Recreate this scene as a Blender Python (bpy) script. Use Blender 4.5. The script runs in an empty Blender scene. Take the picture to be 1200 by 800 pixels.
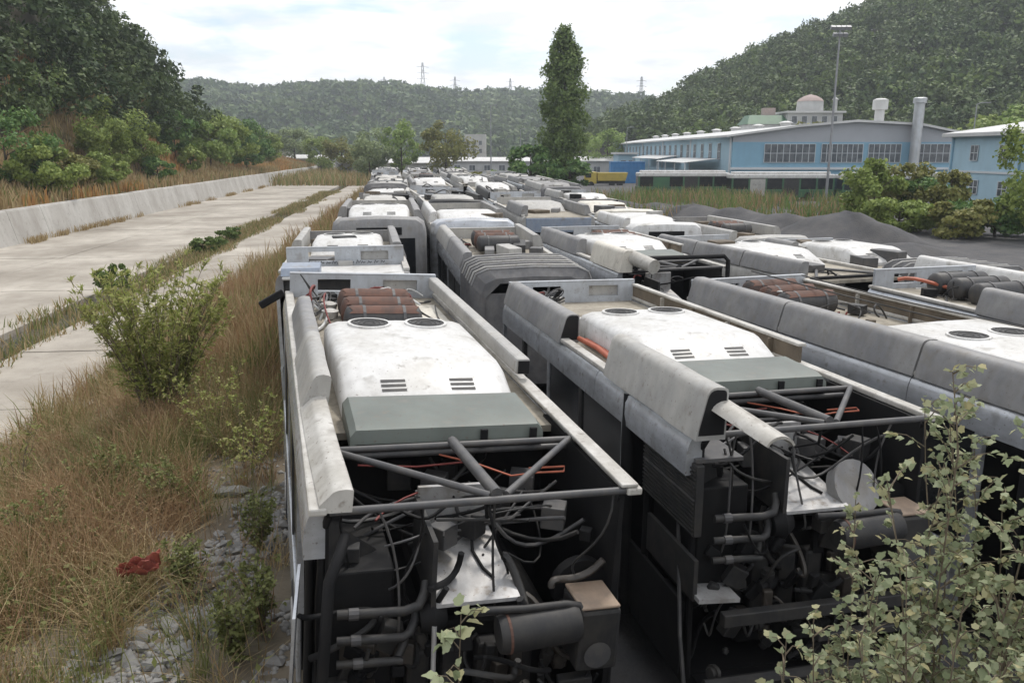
import bpy, math, random
import numpy as np
from mathutils import Vector, Matrix, Euler
random.seed(7); RNG = np.random.default_rng(7)
R = math.radians
S = bpy.context.scene
COL = S.collection

# ---------------------------------------------------------------- camera, sky, sun, exposure
CAM_Z, FPX, TILT = 5.5, 960.0, math.atan(222/960)
cam = bpy.data.cameras.new('camera'); cam.lens = 28.8; cam.sensor_width = 36; cam.clip_end = 6000; cam.clip_start = .05
camo = bpy.data.objects.new('camera', cam); COL.objects.link(camo)
camo.location = (0, 0, CAM_Z); camo.rotation_euler = (math.pi/2 - TILT, 0, 0)
S.camera = camo
SUN_EL, SUN_AZ = 58, 28          # azimuth clockwise from +Y: sun stands high, ahead and to the right
w = bpy.data.worlds.new('World'); S.world = w; w.use_nodes = True
nt = w.node_tree; nt.nodes.clear()
def N(t, typ, **k):
    n = t.nodes.new(typ)
    for a, b in k.items(): setattr(n, a, b)
    return n
out = N(nt, 'ShaderNodeOutputWorld'); bg = N(nt, 'ShaderNodeBackground')
sky = N(nt, 'ShaderNodeTexSky', sky_type='NISHITA', sun_disc=False)
sky.sun_elevation = R(SUN_EL); sky.sun_rotation = R(SUN_AZ); sky.air_density = 1.0; sky.dust_density = 1.5
sk = N(nt, 'ShaderNodeVectorMath', operation='SCALE'); sk.inputs['Scale'].default_value = 0.12
nt.links.new(sky.outputs[0], sk.inputs[0])
tc = N(nt, 'ShaderNodeTexCoord'); sx = N(nt, 'ShaderNodeSeparateXYZ'); nt.links.new(tc.outputs['Generated'], sx.inputs[0])
zz = N(nt, 'ShaderNodeMath', operation='MAXIMUM'); zz.inputs[1].default_value = 0.0; nt.links.new(sx.outputs[2], zz.inputs[0])
zp = N(nt, 'ShaderNodeMath', operation='ADD'); zp.inputs[1].default_value = 0.16; nt.links.new(zz.outputs[0], zp.inputs[0])
dx = N(nt, 'ShaderNodeMath', operation='DIVIDE'); nt.links.new(sx.outputs[0], dx.inputs[0]); nt.links.new(zp.outputs[0], dx.inputs[1])
dy = N(nt, 'ShaderNodeMath', operation='DIVIDE'); nt.links.new(sx.outputs[1], dy.inputs[0]); nt.links.new(zp.outputs[0], dy.inputs[1])
cx = N(nt, 'ShaderNodeCombineXYZ'); nt.links.new(dx.outputs[0], cx.inputs[0]); nt.links.new(dy.outputs[0], cx.inputs[1])
n1 = N(nt, 'ShaderNodeTexNoise'); n1.inputs['Scale'].default_value = 1.5; n1.inputs['Detail'].default_value = 9; n1.inputs['Roughness'].default_value = .58
n1.inputs['Distortion'].default_value = .3
nt.links.new(cx.outputs[0], n1.inputs['Vector'])
rp = N(nt, 'ShaderNodeValToRGB'); rp.color_ramp.elements[0].position = .34; rp.color_ramp.elements[1].position = .50
nt.links.new(n1.outputs[0], rp.inputs[0])
n2 = N(nt, 'ShaderNodeTexNoise'); n2.inputs['Scale'].default_value = 2.6; n2.inputs['Detail'].default_value = 8
nt.links.new(cx.outputs[0], n2.inputs['Vector'])
cr = N(nt, 'ShaderNodeValToRGB'); cr.color_ramp.elements[0].position = .36; cr.color_ramp.elements[1].position = .56
cr.color_ramp.elements[0].color = (.72, .745, .785, 1); cr.color_ramp.elements[1].color = (.98, .98, .99, 1)
nt.links.new(n2.outputs[0], cr.inputs[0])
mx = N(nt, 'ShaderNodeMix', data_type='RGBA'); nt.links.new(rp.outputs[0], mx.inputs[0])
nt.links.new(sk.outputs[0], mx.inputs[6]); nt.links.new(cr.outputs[0], mx.inputs[7])
nt.links.new(mx.outputs[2], bg.inputs[0]); bg.inputs[1].default_value = 1.0
nt.links.new(bg.outputs[0], out.inputs[0])
sd = bpy.data.lights.new('sun', 'SUN'); sd.energy = 1.5; sd.angle = R(10); sd.color = (1, .95, .88)
so = bpy.data.objects.new('sun', sd); COL.objects.link(so)
so.rotation_euler = Vector((-math.sin(R(SUN_AZ))*math.cos(R(SUN_EL)), -math.cos(R(SUN_AZ))*math.cos(R(SUN_EL)), -math.sin(R(SUN_EL)))).to_track_quat('-Z', 'Y').to_euler()
vs = S.view_settings; vs.view_transform = 'Standard'; vs.look = 'None'; vs.exposure = 0.55; vs.gamma = 1; vs.use_curve_mapping = False

# ---------------------------------------------------------------- materials
MATS = {}
def mat(name, col, rough=.7, col2=None, scale=3.0, lo=.35, hi=.65, metal=0, bump=0, bscale=None, island=None, spec=.5, detail=6, stretch=None, transl=0, dust=0, coord='Object', spots=0):
    if name in MATS: return MATS[name]
    m = bpy.data.materials.new(name); m.use_nodes = True; t = m.node_tree; b = t.nodes['Principled BSDF']
    b.inputs['Roughness'].default_value = rough; b.inputs['Metallic'].default_value = metal
    b.inputs['Specular IOR Level'].default_value = spec
    co = N(t, 'ShaderNodeTexCoord'); vec = co.outputs[coord]
    if stretch:
        mp = N(t, 'ShaderNodeMapping'); mp.inputs['Scale'].default_value = stretch; t.links.new(vec, mp.inputs[0]); vec = mp.outputs[0]
    last = None
    if col2 is not None:
        n = N(t, 'ShaderNodeTexNoise'); n.inputs['Scale'].default_value = scale; n.inputs['Detail'].default_value = detail; n.inputs['Roughness'].default_value = .6
        t.links.new(vec, n.inputs['Vector'])
        r = N(t, 'ShaderNodeValToRGB'); r.color_ramp.elements[0].position = lo; r.color_ramp.elements[1].position = hi
        r.color_ramp.elements[0].color = (*col, 1); r.color_ramp.elements[1].color = (*col2, 1)
        t.links.new(n.outputs[0], r.inputs[0]); last = r.outputs[0]
    if island is not None:
        g = N(t, 'ShaderNodeNewGeometry'); r2 = N(t, 'ShaderNodeValToRGB')
        els = r2.color_ramp.elements
        for i, c in enumerate(island):
            e = els[i] if i < 2 else els.new(1)
            e.position = i/(len(island)-1); e.color = (*c, 1)
        t.links.new(g.outputs['Random Per Island'], r2.inputs[0])
        if last is None: last = r2.outputs[0]
        else:
            mm = N(t, 'ShaderNodeMix', data_type='RGBA'); mm.inputs[0].default_value = .5
            t.links.new(last, mm.inputs[6]); t.links.new(r2.outputs[0], mm.inputs[7]); last = mm.outputs[2]
    if dust and last is not None:
        d = N(t, 'ShaderNodeTexNoise'); d.inputs['Scale'].default_value = scale*3.2; d.inputs['Detail'].default_value = 5
        dm_ = N(t, 'ShaderNodeMapping'); dm_.inputs['Scale'].default_value = (2.2, 1.6, .55); t.links.new(co.outputs[coord], dm_.inputs[0]); t.links.new(dm_.outputs[0], d.inputs['Vector'])
        dr = N(t, 'ShaderNodeMapRange'); dr.inputs[1].default_value = .4; dr.inputs[2].default_value = .75; dr.inputs[4].default_value = dust*.6
        t.links.new(d.outputs[0], dr.inputs[0])
        mm = N(t, 'ShaderNodeMix', data_type='RGBA'); t.links.new(dr.outputs[0], mm.inputs[0])
        t.links.new(last, mm.inputs[6]); mm.inputs[7].default_value = (.13, .105, .08, 1); last = mm.outputs[2]
    if spots:
        for sc_, lo_, hi_, cc in ((34, .64, .72, (.10, .06, .035)), (9, .63, .74, (.16, .13, .10)), (3.1, .60, .72, (.20, .18, .15))):
            d = N(t, 'ShaderNodeTexNoise'); d.inputs['Scale'].default_value = sc_; d.inputs['Detail'].default_value = 4
            t.links.new(co.outputs[coord], d.inputs['Vector'])
            dr = N(t, 'ShaderNodeMapRange'); dr.inputs[1].default_value = lo_; dr.inputs[2].default_value = hi_; dr.inputs[4].default_value = spots
            t.links.new(d.outputs[0], dr.inputs[0])
            mm = N(t, 'ShaderNodeMix', data_type='RGBA'); t.links.new(dr.outputs[0], mm.inputs[0])
            t.links.new(last, mm.inputs[6]); mm.inputs[7].default_value = (*cc, 1); last = mm.outputs[2]
    if last is not None: t.links.new(last, b.inputs['Base Color'])
    else: b.inputs['Base Color'].default_value = (*col, 1)
    if bump:
        n = N(t, 'ShaderNodeTexNoise'); n.inputs['Scale'].default_value = bscale or scale*4; n.inputs['Detail'].default_value = 5
        t.links.new(vec, n.inputs['Vector'])
        bp = N(t, 'ShaderNodeBump'); bp.inputs['Strength'].default_value = bump; bp.inputs['Distance'].default_value = .05
        t.links.new(n.outputs[0], bp.inputs['Height']); t.links.new(bp.outputs[0], b.inputs['Normal'])
    if transl:
        tr = N(t, 'ShaderNodeBsdfTranslucent'); ms = N(t, 'ShaderNodeMixShader'); ms.inputs[0].default_value = transl
        if last is not None: t.links.new(last, tr.inputs[0])
        else: tr.inputs[0].default_value = (*col, 1)
        t.links.new(b.outputs[0], ms.inputs[1]); t.links.new(tr.outputs[0], ms.inputs[2])
        t.links.new(ms.outputs[0], t.nodes['Material Output'].inputs[0])
    MATS[name] = m
    return m

white = mat('aged_white_gelcoat', (.64, .635, .62), .45, (.49, .475, .44), 1.6, .42, .72, bump=.04, bscale=5, dust=.35, spots=.55)
white2 = mat('yellowed_white_paint', (.52, .505, .47), .5, (.34, .32, .28), 2.0, .4, .7, dust=.45, spots=.75)
silver = mat('silver_paint', (.52, .54, .57), .27, (.36, .37, .38), 1.8, .4, .7, metal=.45, dust=.3, stretch=(1, 1, 3), spots=.55)
fairgrey = mat('weathered_grey_fairing', (.20, .20, .205), .6, (.29, .285, .275), 2.2, .38, .68, bump=.05, dust=.5, spots=.55)
fairlight = mat('pale_grey_fairing', (.34, .335, .32), .55, (.46, .445, .41), 1.7, .4, .7, dust=.4, spots=.55)
beige = mat('dusty_roof_deck', (.38, .345, .28), .85, (.19, .17, .135), 2.0, .4, .7, dust=.6, bump=.1, spots=.75)
brown = mat('brown_primer', (.155, .125, .09), .85, (.085, .07, .052), 2.5, .4, .65, dust=.4, spots=.55)
palepanel = mat('pale_blue_grey_panel', (.43, .455, .485), .5, (.32, .33, .345), 2.0, .4, .7, dust=.35, spots=.55)
greencover = mat('grey_green_cover', (.135, .155, .138), .5, (.10, .115, .102), 1.7, .4, .7, dust=.35, spots=.55)
black = mat('shade_deepened_black', (.006, .006, .007), .7, (.013, .0125, .012), 4, .4, .75, spec=.3)  # black parts, colour lowered further to stand in for engine bay shade
dark = mat('dark_painted_steel', (.018, .0185, .020), .6, (.042, .039, .035), 5, .4, .7, dust=.15)
barm = mat('grimy_grey_tube', (.06, .061, .065), .5, (.105, .10, .095), 6, .4, .7, dust=.3)
alu = mat('dull_aluminium', (.42, .42, .42), .5, (.30, .29, .28), 3, .4, .7, metal=.2, dust=.45, spots=.75)
glass = mat('dark_grimy_glass', (.012, .014, .017), .16, (.03, .03, .03), 2, .45, .7)
rubber = mat('bellows_rubber', (.12, .12, .125), .75, (.21, .205, .20), 3, .4, .7, dust=.45)
rust = mat('rusty_bottle', (.10, .042, .026), .7, (.045, .038, .036), 3.5, .38, .62, dust=.3)
tank = mat('dark_bottle', (.030, .032, .036), .55, (.06, .055, .05), 4, .4, .7, dust=.35)
rustflake = mat('rust_wrap', (.13, .062, .042), .8, (.075, .045, .036), 5, .4, .65)
orange = mat('orange_hose', (.40, .10, .05), .6, (.30, .09, .05), 6)
redwire = mat('dark_red_wire', (.16, .025, .02), .6)
wirewhite = mat('white_connector', (.6, .6, .58), .6)
greenhose = mat('green_hose', (.05, .10, .085), .6, (.03, .06, .05), 5)
tan = mat('tan_filter_case', (.34, .25, .18), .75, (.22, .17, .13), 4, dust=.3)
bluecab = mat('faded_blue_grey_paint', (.21, .26, .34), .4, (.29, .32, .37), 2, dust=.3, spots=.55)
cream = mat('cream_paint', (.66, .63, .55), .5, (.55, .51, .44), 2, dust=.3, spots=.55)
tyre = mat('tyre_rubber', (.02, .02, .021), .9)

# ---------------------------------------------------------------- mesh helpers
class MB:
    def __init__(s): s.v = []; s.f = []
    def add(s, v, f):
        o = len(s.v); s.v += [tuple(p) for p in v]; s.f += [tuple(i+o for i in q) for q in f]; return s
    def box(s, x0, x1, y0, y1, z0, z1, M=None):
        v = [(x0,y0,z0),(x1,y0,z0),(x1,y1,z0),(x0,y1,z0),(x0,y0,z1),(x1,y0,z1),(x1,y1,z1),(x0,y1,z1)]
        if M: v = [tuple(M @ Vector(p)) for p in v]
        return s.add(v, [(3,2,1,0),(4,5,6,7),(0,1,5,4),(1,2,6,5),(2,3,7,6),(3,0,4,7)])
    def loft(s, rings, cap=True, closed=True):
        n = len(rings[0]); v = [p for r in rings for p in r]; f = []
        for i in range(len(rings)-1):
            for j in range(n if closed else n-1):
                k = (j+1) % n
                f.append((i*n+j, i*n+k, (i+1)*n+k, (i+1)*n+j))
        if cap and closed:
            f.append(tuple(range(n-1, -1, -1))); f.append(tuple((len(rings)-1)*n+j for j in range(n)))
        return s.add(v, f)
    def prof_y(s, prof, y0, y1):        # closed (x,z) outline pushed along y
        return s.loft([[(x, y0, z) for x, z in prof], [(x, y1, z) for x, z in prof]])
    def prof_x(s, prof, x0, x1):        # closed (y,z) outline pushed along x
        return s.loft([[(x0, y, z) for y, z in prof], [(x1, y, z) for y, z in prof]])
    def tube(s, pts, r, n=7, taper=None, cap=True):
        pts = [Vector(p) for p in pts]; rings = []
        a = None
        for i, p in enumerate(pts):
            d = (pts[min(i+1, len(pts)-1)] - pts[max(i-1, 0)])
            if d.length < 1e-6: d = Vector((0, 0, 1))
            d.normalize()
            if a is None: a = d.orthogonal().normalized()
            else:
                a = a - d*a.dot(d)
                a = a.normalized() if a.length > 1e-5 else d.orthogonal().normalized()
            b = d.cross(a); rr = r if taper is None else r + (taper-r)*i/(len(pts)-1)
            rings.append([p + a*math.cos(2*math.pi*k/n)*rr + b*math.sin(2*math.pi*k/n)*rr for k in range(n)])
        return s.loft(rings, cap)
    def lathe(s, p0, p1, prof, n=16):   # prof: (t along 0..1, radius)
        p0 = Vector(p0); p1 = Vector(p1); d = (p1-p0); a = d.normalized().orthogonal().normalized(); b = d.normalized().cross(a)
        return s.loft([[p0+d*t + a*math.cos(2*math.pi*k/n)*r + b*math.sin(2*math.pi*k/n)*r for k in range(n)] for t, r in prof])
    def build(s, name, m, parent=None, bevel=0, smooth=None, kind=None):
        me = bpy.data.meshes.new(name); me.from_pydata(s.v, [], s.f); me.materials.append(m); me.update()
        o = bpy.data.objects.new(name, me); COL.objects.link(o)
        if smooth is not None:
            me.polygons.foreach_set('use_smooth', [True]*len(me.polygons)); me.set_sharp_from_angle(angle=R(smooth))
        if bevel:
            b = o.modifiers.new('bevel', 'BEVEL'); b.width = bevel; b.segments = 2; b.limit_method = 'ANGLE'; b.angle_limit = R(35)
        if parent: o.parent = parent
        if kind: o['kind'] = kind
        return o
def npmesh(name, V, F, m, parent=None, kind=None, smooth=False, matidx=None):
    V = np.asarray(V, np.float32); F = np.asarray(F, np.int32); k = F.shape[1]
    me = bpy.data.meshes.new(name); me.vertices.add(len(V)); me.vertices.foreach_set('co', V.ravel())
    me.loops.add(F.size); me.loops.foreach_set('vertex_index', F.ravel())
    me.polygons.add(len(F)); me.polygons.foreach_set('loop_start', np.arange(0, F.size, k, dtype=np.int32))
    if smooth: me.polygons.foreach_set('use_smooth', np.ones(len(F), bool))
    for q in (m if isinstance(m, (list, tuple)) else [m]): me.materials.append(q)
    if matidx is not None: me.polygons.foreach_set('material_index', np.asarray(matidx, np.int32))
    me.update(calc_edges=True); me.validate()
    o = bpy.data.objects.new(name, me); COL.objects.link(o)
    if parent: o.parent = parent
    if kind: o['kind'] = kind
    return o
def thing(name, label, cat, loc=(0,0,0), rot=(0,0,0), group=None):
    o = bpy.data.objects.new(name, None); o.empty_display_size = .2; COL.objects.link(o)
    o.location = loc; o.rotation_euler = rot; o['label'] = label; o['category'] = cat
    if group: o['group'] = group
    return o
def tag(o, label, cat, group=None):
    o['label'] = label; o['category'] = cat
    if group: o['group'] = group
    return o
def struct(o): o['kind'] = 'structure'; return o
def sstep(a, b, x):
    t = np.clip((np.asarray(x, float)-a)/(b-a), 0, 1); return t*t*(3-2*t)
def vnoise(x, y, seed=0):
    x = np.asarray(x, float); y = np.asarray(y, float)
    xi = np.floor(x).astype(int); yi = np.floor(y).astype(int); fx = x-xi; fy = y-yi
    fx = fx*fx*(3-2*fx); fy = fy*fy*(3-2*fy)
    def h(a, b):
        n = (a*374761393 + b*668265263 + seed*144269) & 0x7fffffff; n = ((n ^ (n >> 13))*1274126177) & 0x7fffffff
        return (n & 0xffff)/65535.0
    return (h(xi,yi)*(1-fx)+h(xi+1,yi)*fx)*(1-fy) + (h(xi,yi+1)*(1-fx)+h(xi+1,yi+1)*fx)*fy
def fbm(x, y, seed=0, o=4):
    r = 0; a = .5
    for i in range(o): r = r + a*vnoise(np.asarray(x)*2**i, np.asarray(y)*2**i, seed+i); a *= .5
    return r
def at(u, v, D):                       # photo pixel + distance ahead -> world point
    c, s = math.cos(TILT), math.sin(TILT)
    a = (u-600)/FPX; b = (400-v)/FPX
    d = (a, c + b*s, -s + b*c); k = D/d[1]
    return Vector((d[0]*k, D, CAM_Z + d[2]*k))

# ---------------------------------------------------------------- terrain
CA = R(6.5)                            # the channel runs 6.5 degrees left of straight ahead
def st(s, t, z=0): return (s*math.cos(CA) - t*math.sin(CA), s*math.sin(CA) + t*math.cos(CA), z)
def to_st(x, y): return x*math.cos(CA)+y*math.sin(CA), -x*math.sin(CA)+y*math.cos(CA)
FLOOR_Z = -.5; S_EDGE = -8.3; S_WALL = -26.6
def zyard(x, y):
    s, t = to_st(np.asarray(x, float), np.asarray(y, float))
    z = .12 + .42*sstep(9, 27, y)*(1-.9*sstep(1.5, 6, np.asarray(x, float))) - .30*sstep(5, 9, np.asarray(x, float))*sstep(13, 22, y)*(1-sstep(36, 48, y))
    z = z + .55*np.exp(-((np.asarray(x, float)+3.7)**2+(np.asarray(y, float)-19)**2*.5)/7.0)
    edge = S_EDGE + .35*(vnoise(t*.4, t*0, 3)-.5)
    k = sstep(0, 3.4, s-edge)
    z = (FLOOR_Z-.12)*(1-k) + z*k
    z = z + .10*(fbm(np.asarray(x)*.8, np.asarray(y)*.8, 11)-.5)
    return z + 3.7*(1-sstep(-2.5, 5.0, y))
def grid(name, xs, ys, zf, m, kind='structure', smooth=True):
    X, Y = np.meshgrid(xs, ys); Z = zf(X, Y); V = np.stack([X.ravel(), Y.ravel(), Z.ravel()], 1)
    nx = len(xs); i, j = np.meshgrid(np.arange(nx-1), np.arange(len(ys)-1)); a = (j*nx+i).ravel()
    return npmesh(name, V, np.stack([a, a+1, a+nx+1, a+nx], 1), m, None, kind, smooth)
earth = mat('dry_earth', (.20, .165, .12), .95, (.10, .085, .06), .7, .35, .65, bump=.4, bscale=8)
gravel = mat('dark_gravel', (.062, .062, .066), .95, (.105, .10, .097), .8, .35, .7, bump=.7, bscale=14)
meadow = mat('scrubby_ground', (.10, .10, .045), .95, (.20, .15, .075), .05, .4, .62, bump=.3, bscale=2)
forestfloor = mat('forest_floor', (.035, .04, .02), .95, (.06, .05, .03), .1)
grid('ground', np.linspace(-2500, 2500, 30), np.linspace(-400, 4600, 30), lambda x, y: x*0-1.2, meadow)
ys_ = np.concatenate([np.linspace(-6, 24, 61), np.linspace(25, 60, 36), np.linspace(64, 260, 30)])
# yard: follows the channel edge on its left, mixes gravel to the right
ss_ = np.concatenate([np.linspace(S_EDGE-.5, -2, 22), np.linspace(-1, 30, 32), np.linspace(33, 110, 20)])
SS, TT = np.meshgrid(ss_, ys_); XX = SS*math.cos(CA)-TT*math.sin(CA); YY = SS*math.sin(CA)+TT*math.cos(CA)
ZZ = zyard(XX, YY); nx = len(ss_); i_, j_ = np.meshgrid(np.arange(nx-1), np.arange(len(ys_)-1)); a_ = (j_*nx+i_).ravel()
Fq = np.stack([a_, a_+1, a_+nx+1, a_+nx], 1); mi = (SS.ravel()[Fq[:, 0]] > -.6-.15*np.clip(TT.ravel()[Fq[:, 0]]-5, 0, 12)).astype(int)
npmesh('ground_yard', np.stack([XX.ravel(), YY.ravel(), ZZ.ravel()], 1), Fq, [earth, gravel], None, 'structure', True, mi)

# ---- concrete channel: bed, cast slabs, drain, wall panels
conc = mat('pale_concrete', (.48, .44, .38), .9, (.26, .23, .19), .16, .36, .66, bump=.15, bscale=12, dust=.5, spots=.35)
concw = mat('wall_concrete', (.47, .455, .425), .9, (.34, .32, .29), .4, .4, .72, bump=.2, bscale=6, dust=.4, stretch=(1, 1, .35), spots=.5)
joint = mat('damp_joint', (.17, .15, .12), .95, (.11, .10, .08), 1.5)
wet = mat('shallow_water', (.05, .055, .05), .08, (.12, .11, .09), .6, .4, .6)
def quad_st(name, s0, s1, t0, t1, z0, z1, m, parent=None):
    b = MB(); v = [st(s0,t0,z0), st(s1,t0,z0), st(s1,t1,z0), st(s0,t1,z0), st(s0,t0,z1), st(s1,t0,z1), st(s1,t1,z1), st(s0,t1,z1)]
    b.add(v, [(3,2,1,0),(4,5,6,7),(0,1,5,4),(1,2,6,5),(2,3,7,6),(3,0,4,7)]); return b.build(name, m, parent)
DR0, DR1 = -14.0, -12.3
bed = struct(quad_st('channel_bed', S_WALL-2.5, S_EDGE+.3, -4, 230, FLOOR_Z-.9, FLOOR_Z-.35, joint))
cols = [(S_WALL+.1, -20.6), (-20.6, DR0), (DR1, S_EDGE+.25)]
tt = -4
k = 0
while tt < 225:
    ln = 6.0 if tt < 110 else 12.0
    for (a, b_) in cols:
        dz = random.uniform(-.012, .012)
        quad_st('slab', a+.02, b_-.02, tt+.02, tt+ln-.02, FLOOR_Z-.34, FLOOR_Z+dz, conc, bed)
    tt += ln; k += 1
struct(quad_st('drain_water', DR0+.02, DR1-.02, -4, 225, FLOOR_Z-.33, FLOOR_Z-.2, wet))
wall = thing('retaining_wall', 'long pale concrete retaining wall along the far side of the dry channel', 'wall')
WT = 1.75
tt = 8.0
wallproto = None
while tt < 225:
    ln = 5.0 if tt < 120 else 10.0
    b = MB(); dz = random.uniform(-.03, .03); ds = random.uniform(-.012, .012)
    def sec(t): return [st(S_WALL+.25+ds, t, FLOOR_Z-.3), st(S_WALL-.35+ds, t, WT-.12+dz), st(S_WALL-.42+ds, t, WT+dz), st(S_WALL-.80+ds, t, WT+dz), st(S_WALL-.80+ds, t, FLOOR_Z-.3)]
    b.loft([sec(tt+.008), sec(tt+ln-.008)]); b.build('wall_panel', concw, wall)
    tt += ln

# ---- left bank and hill
def zhill(s, t):                        # s < 0 to the left
    d = -s
    bank = WT-.05 + 1.6*sstep(27, 37, d)
    end = 1-sstep(122, 146, t + 10*(vnoise(d*.08, t*.02, 5)-.5))
    d0 = 36-8*sstep(70, 112, t)
    rise = 24*sstep(0, 23, d-d0) + 28*sstep(52, 150, d)
    low = 3.5*sstep(33, 60, d) + 12*sstep(60, 220, d)
    z = bank + rise*end + low*(1-end) + 2.5*(fbm(d*.08, t*.08, 21)-.5)*sstep(33, 42, d)
    return z
bankm = mat('dry_bank_soil', (.22, .135, .06), .95, (.12, .10, .045), .18, .35, .65, bump=.4, bscale=4)
sv = np.concatenate([np.linspace(-27.3, -60, 50), np.linspace(-62, -260, 50)]); tv = np.linspace(0, 330, 120)
SS, TT = np.meshgrid(sv, tv); XX = SS*math.cos(CA)-TT*math.sin(CA); YY = SS*math.sin(CA)+TT*math.cos(CA); ZZ = zhill(SS, TT)
nx = len(sv); i_, j_ = np.meshgrid(np.arange(nx-1), np.arange(len(tv)-1)); a_ = (j_*nx+i_).ravel()
Fq = np.stack([a_, a_+nx, a_+nx+1, a_+1], 1); mi = (SS.ravel()[Fq[:, 0]] < -38).astype(int)
npmesh('hillside_terrain', np.stack([XX.ravel(), YY.ravel(), ZZ.ravel()], 1), Fq, [bankm, forestfloor], None, 'structure', True, mi)

# right hill and far hill, ridge heights read from their outline in the photograph
def zright(x, y):
    r = np.hypot(x, y); az = np.degrees(np.arctan2(x, y))
    el = np.interp(az, [2, 6, 9.5, 12, 17.3, 22.6, 26.6, 34, 50], [.0, .5, 1.6, 3.0, 5.4, 7.3, 8.4, 9.6, 11])
    ridge = 340.0
    top = 5.5 + ridge*np.tan(np.radians(el))
    f = sstep(175, ridge, r)*(1-.55*sstep(ridge+20, ridge+260, r))
    return 0 + top*f + 5*(fbm(x*.02, y*.02, 31)-.5)*f - .8*(1-f)
def zfar(x, y):
    r = np.hypot(x, y); az = np.degrees(np.arctan2(x, y))
    el = np.interp(az, [-40, -28, -21, -17, -12, -7.7, -2.4, 2.4, 6, 9.5, 14, 30], [3.2, 3.6, 3.75, 3.5, 3.75, 3.7, 3.2, 3.3, 3.1, 2.8, 2.4, 2])
    top = 5.5 + 820*np.tan(np.radians(el))
    f = sstep(430, 820, r)*(1-.6*sstep(850, 1200, r))
    return top*f + 14*(fbm(x*.009, y*.009, 41)-.5)*sstep(430, 600, r)*(1-.8*sstep(740, 820, r)) - 1*(1-f)
def polar(name, r0, r1, nr, a0, a1, na, zf, m):
    rr = np.linspace(r0, r1, nr); aa = np.radians(np.linspace(a0, a1, na)); A, Q = np.meshgrid(aa, rr)
    X = Q*np.sin(A); Y = Q*np.cos(A); Z = zf(X, Y)
    i, j = np.meshgrid(np.arange(na-1), np.arange(nr-1)); a = (j*na+i).ravel()
    return npmesh(name, np.stack([X.ravel(), Y.ravel(), Z.ravel()], 1), np.stack([a, a+1, a+na+1, a+na], 1), m, None, 'structure', True)
polar('hill_right', 170, 640, 50, 2, 60, 80, zright, forestfloor)
polar('hill_far', 420, 1250, 50, -50, 34, 90, zfar, forestfloor)

# ---------------------------------------------------------------- vegetation
def leafmat(name, cols, rough=.6, transl=.25, col=None, col2=None, scale=.15):
    return mat(name, col or cols[0], rough, col2, scale, .35, .65, island=cols, transl=transl, spec=.25)
pine = leafmat('pine_foliage', [(0.029, 0.057, 0.018), (0.052, 0.089, 0.028), (0.098, 0.135, 0.041)], transl=.12, col=(0.029, 0.054, 0.018), col2=(0.098, 0.124, 0.037), scale=.13)
pine_r = leafmat('pine_r_foliage', [(0.048, 0.087, 0.029), (0.077, 0.123, 0.038), (0.126, 0.167, 0.055)], transl=.12, col=(0.045, 0.080, 0.026), col2=(0.129, 0.157, 0.050), scale=.08)
farleaf = leafmat('far_hill_foliage', [(0.058, 0.108, 0.033), (0.091, 0.142, 0.046), (0.130, 0.176, 0.061)], transl=.1, col=(0.058, 0.101, 0.033), col2=(0.130, 0.162, 0.055), scale=.03)
pine_b = leafmat('mixed_wood_foliage', [(0.065, 0.109, 0.026), (0.109, 0.160, 0.041), (0.167, 0.217, 0.060)], transl=.15)
green1 = leafmat('mid_green_leaves', [(0.144, 0.202, 0.046), (0.219, 0.280, 0.068), (0.300, 0.364, 0.099)])
green2 = leafmat('light_green_leaves', [(0.155, 0.241, 0.055), (0.232, 0.322, 0.083), (0.311, 0.386, 0.124)])
green3 = leafmat('dark_green_leaves', [(0.065, 0.136, 0.040), (0.114, 0.206, 0.057), (0.178, 0.264, 0.078)])
poplarm = leafmat('poplar_leaves', [(0.095, 0.147, 0.041), (0.135, 0.196, 0.055), (0.203, 0.266, 0.084)])
olive = leafmat('olive_brown_leaves', [(0.163, 0.169, 0.051), (0.211, 0.220, 0.064), (0.276, 0.254, 0.086)])
greyleaf = leafmat('grey_green_leaves', [(0.180, 0.231, 0.105), (0.240, 0.294, 0.143), (0.312, 0.362, 0.187)])
paleleaf = leafmat('pale_dusty_leaves', [(.22, .26, .14), (.30, .34, .20), (.38, .41, .26), (.42, .38, .20)], transl=.35)
rustleaf = leafmat('rusty_leaves', [(.20, .11, .04), (.27, .15, .06), (.16, .12, .05)])
bark = mat('bark', (.09, .07, .05), .95, (.05, .04, .03), 6, bump=.5)
twig = mat('twig', (.17, .135, .095), .9, (.11, .09, .06), 8)

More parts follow.
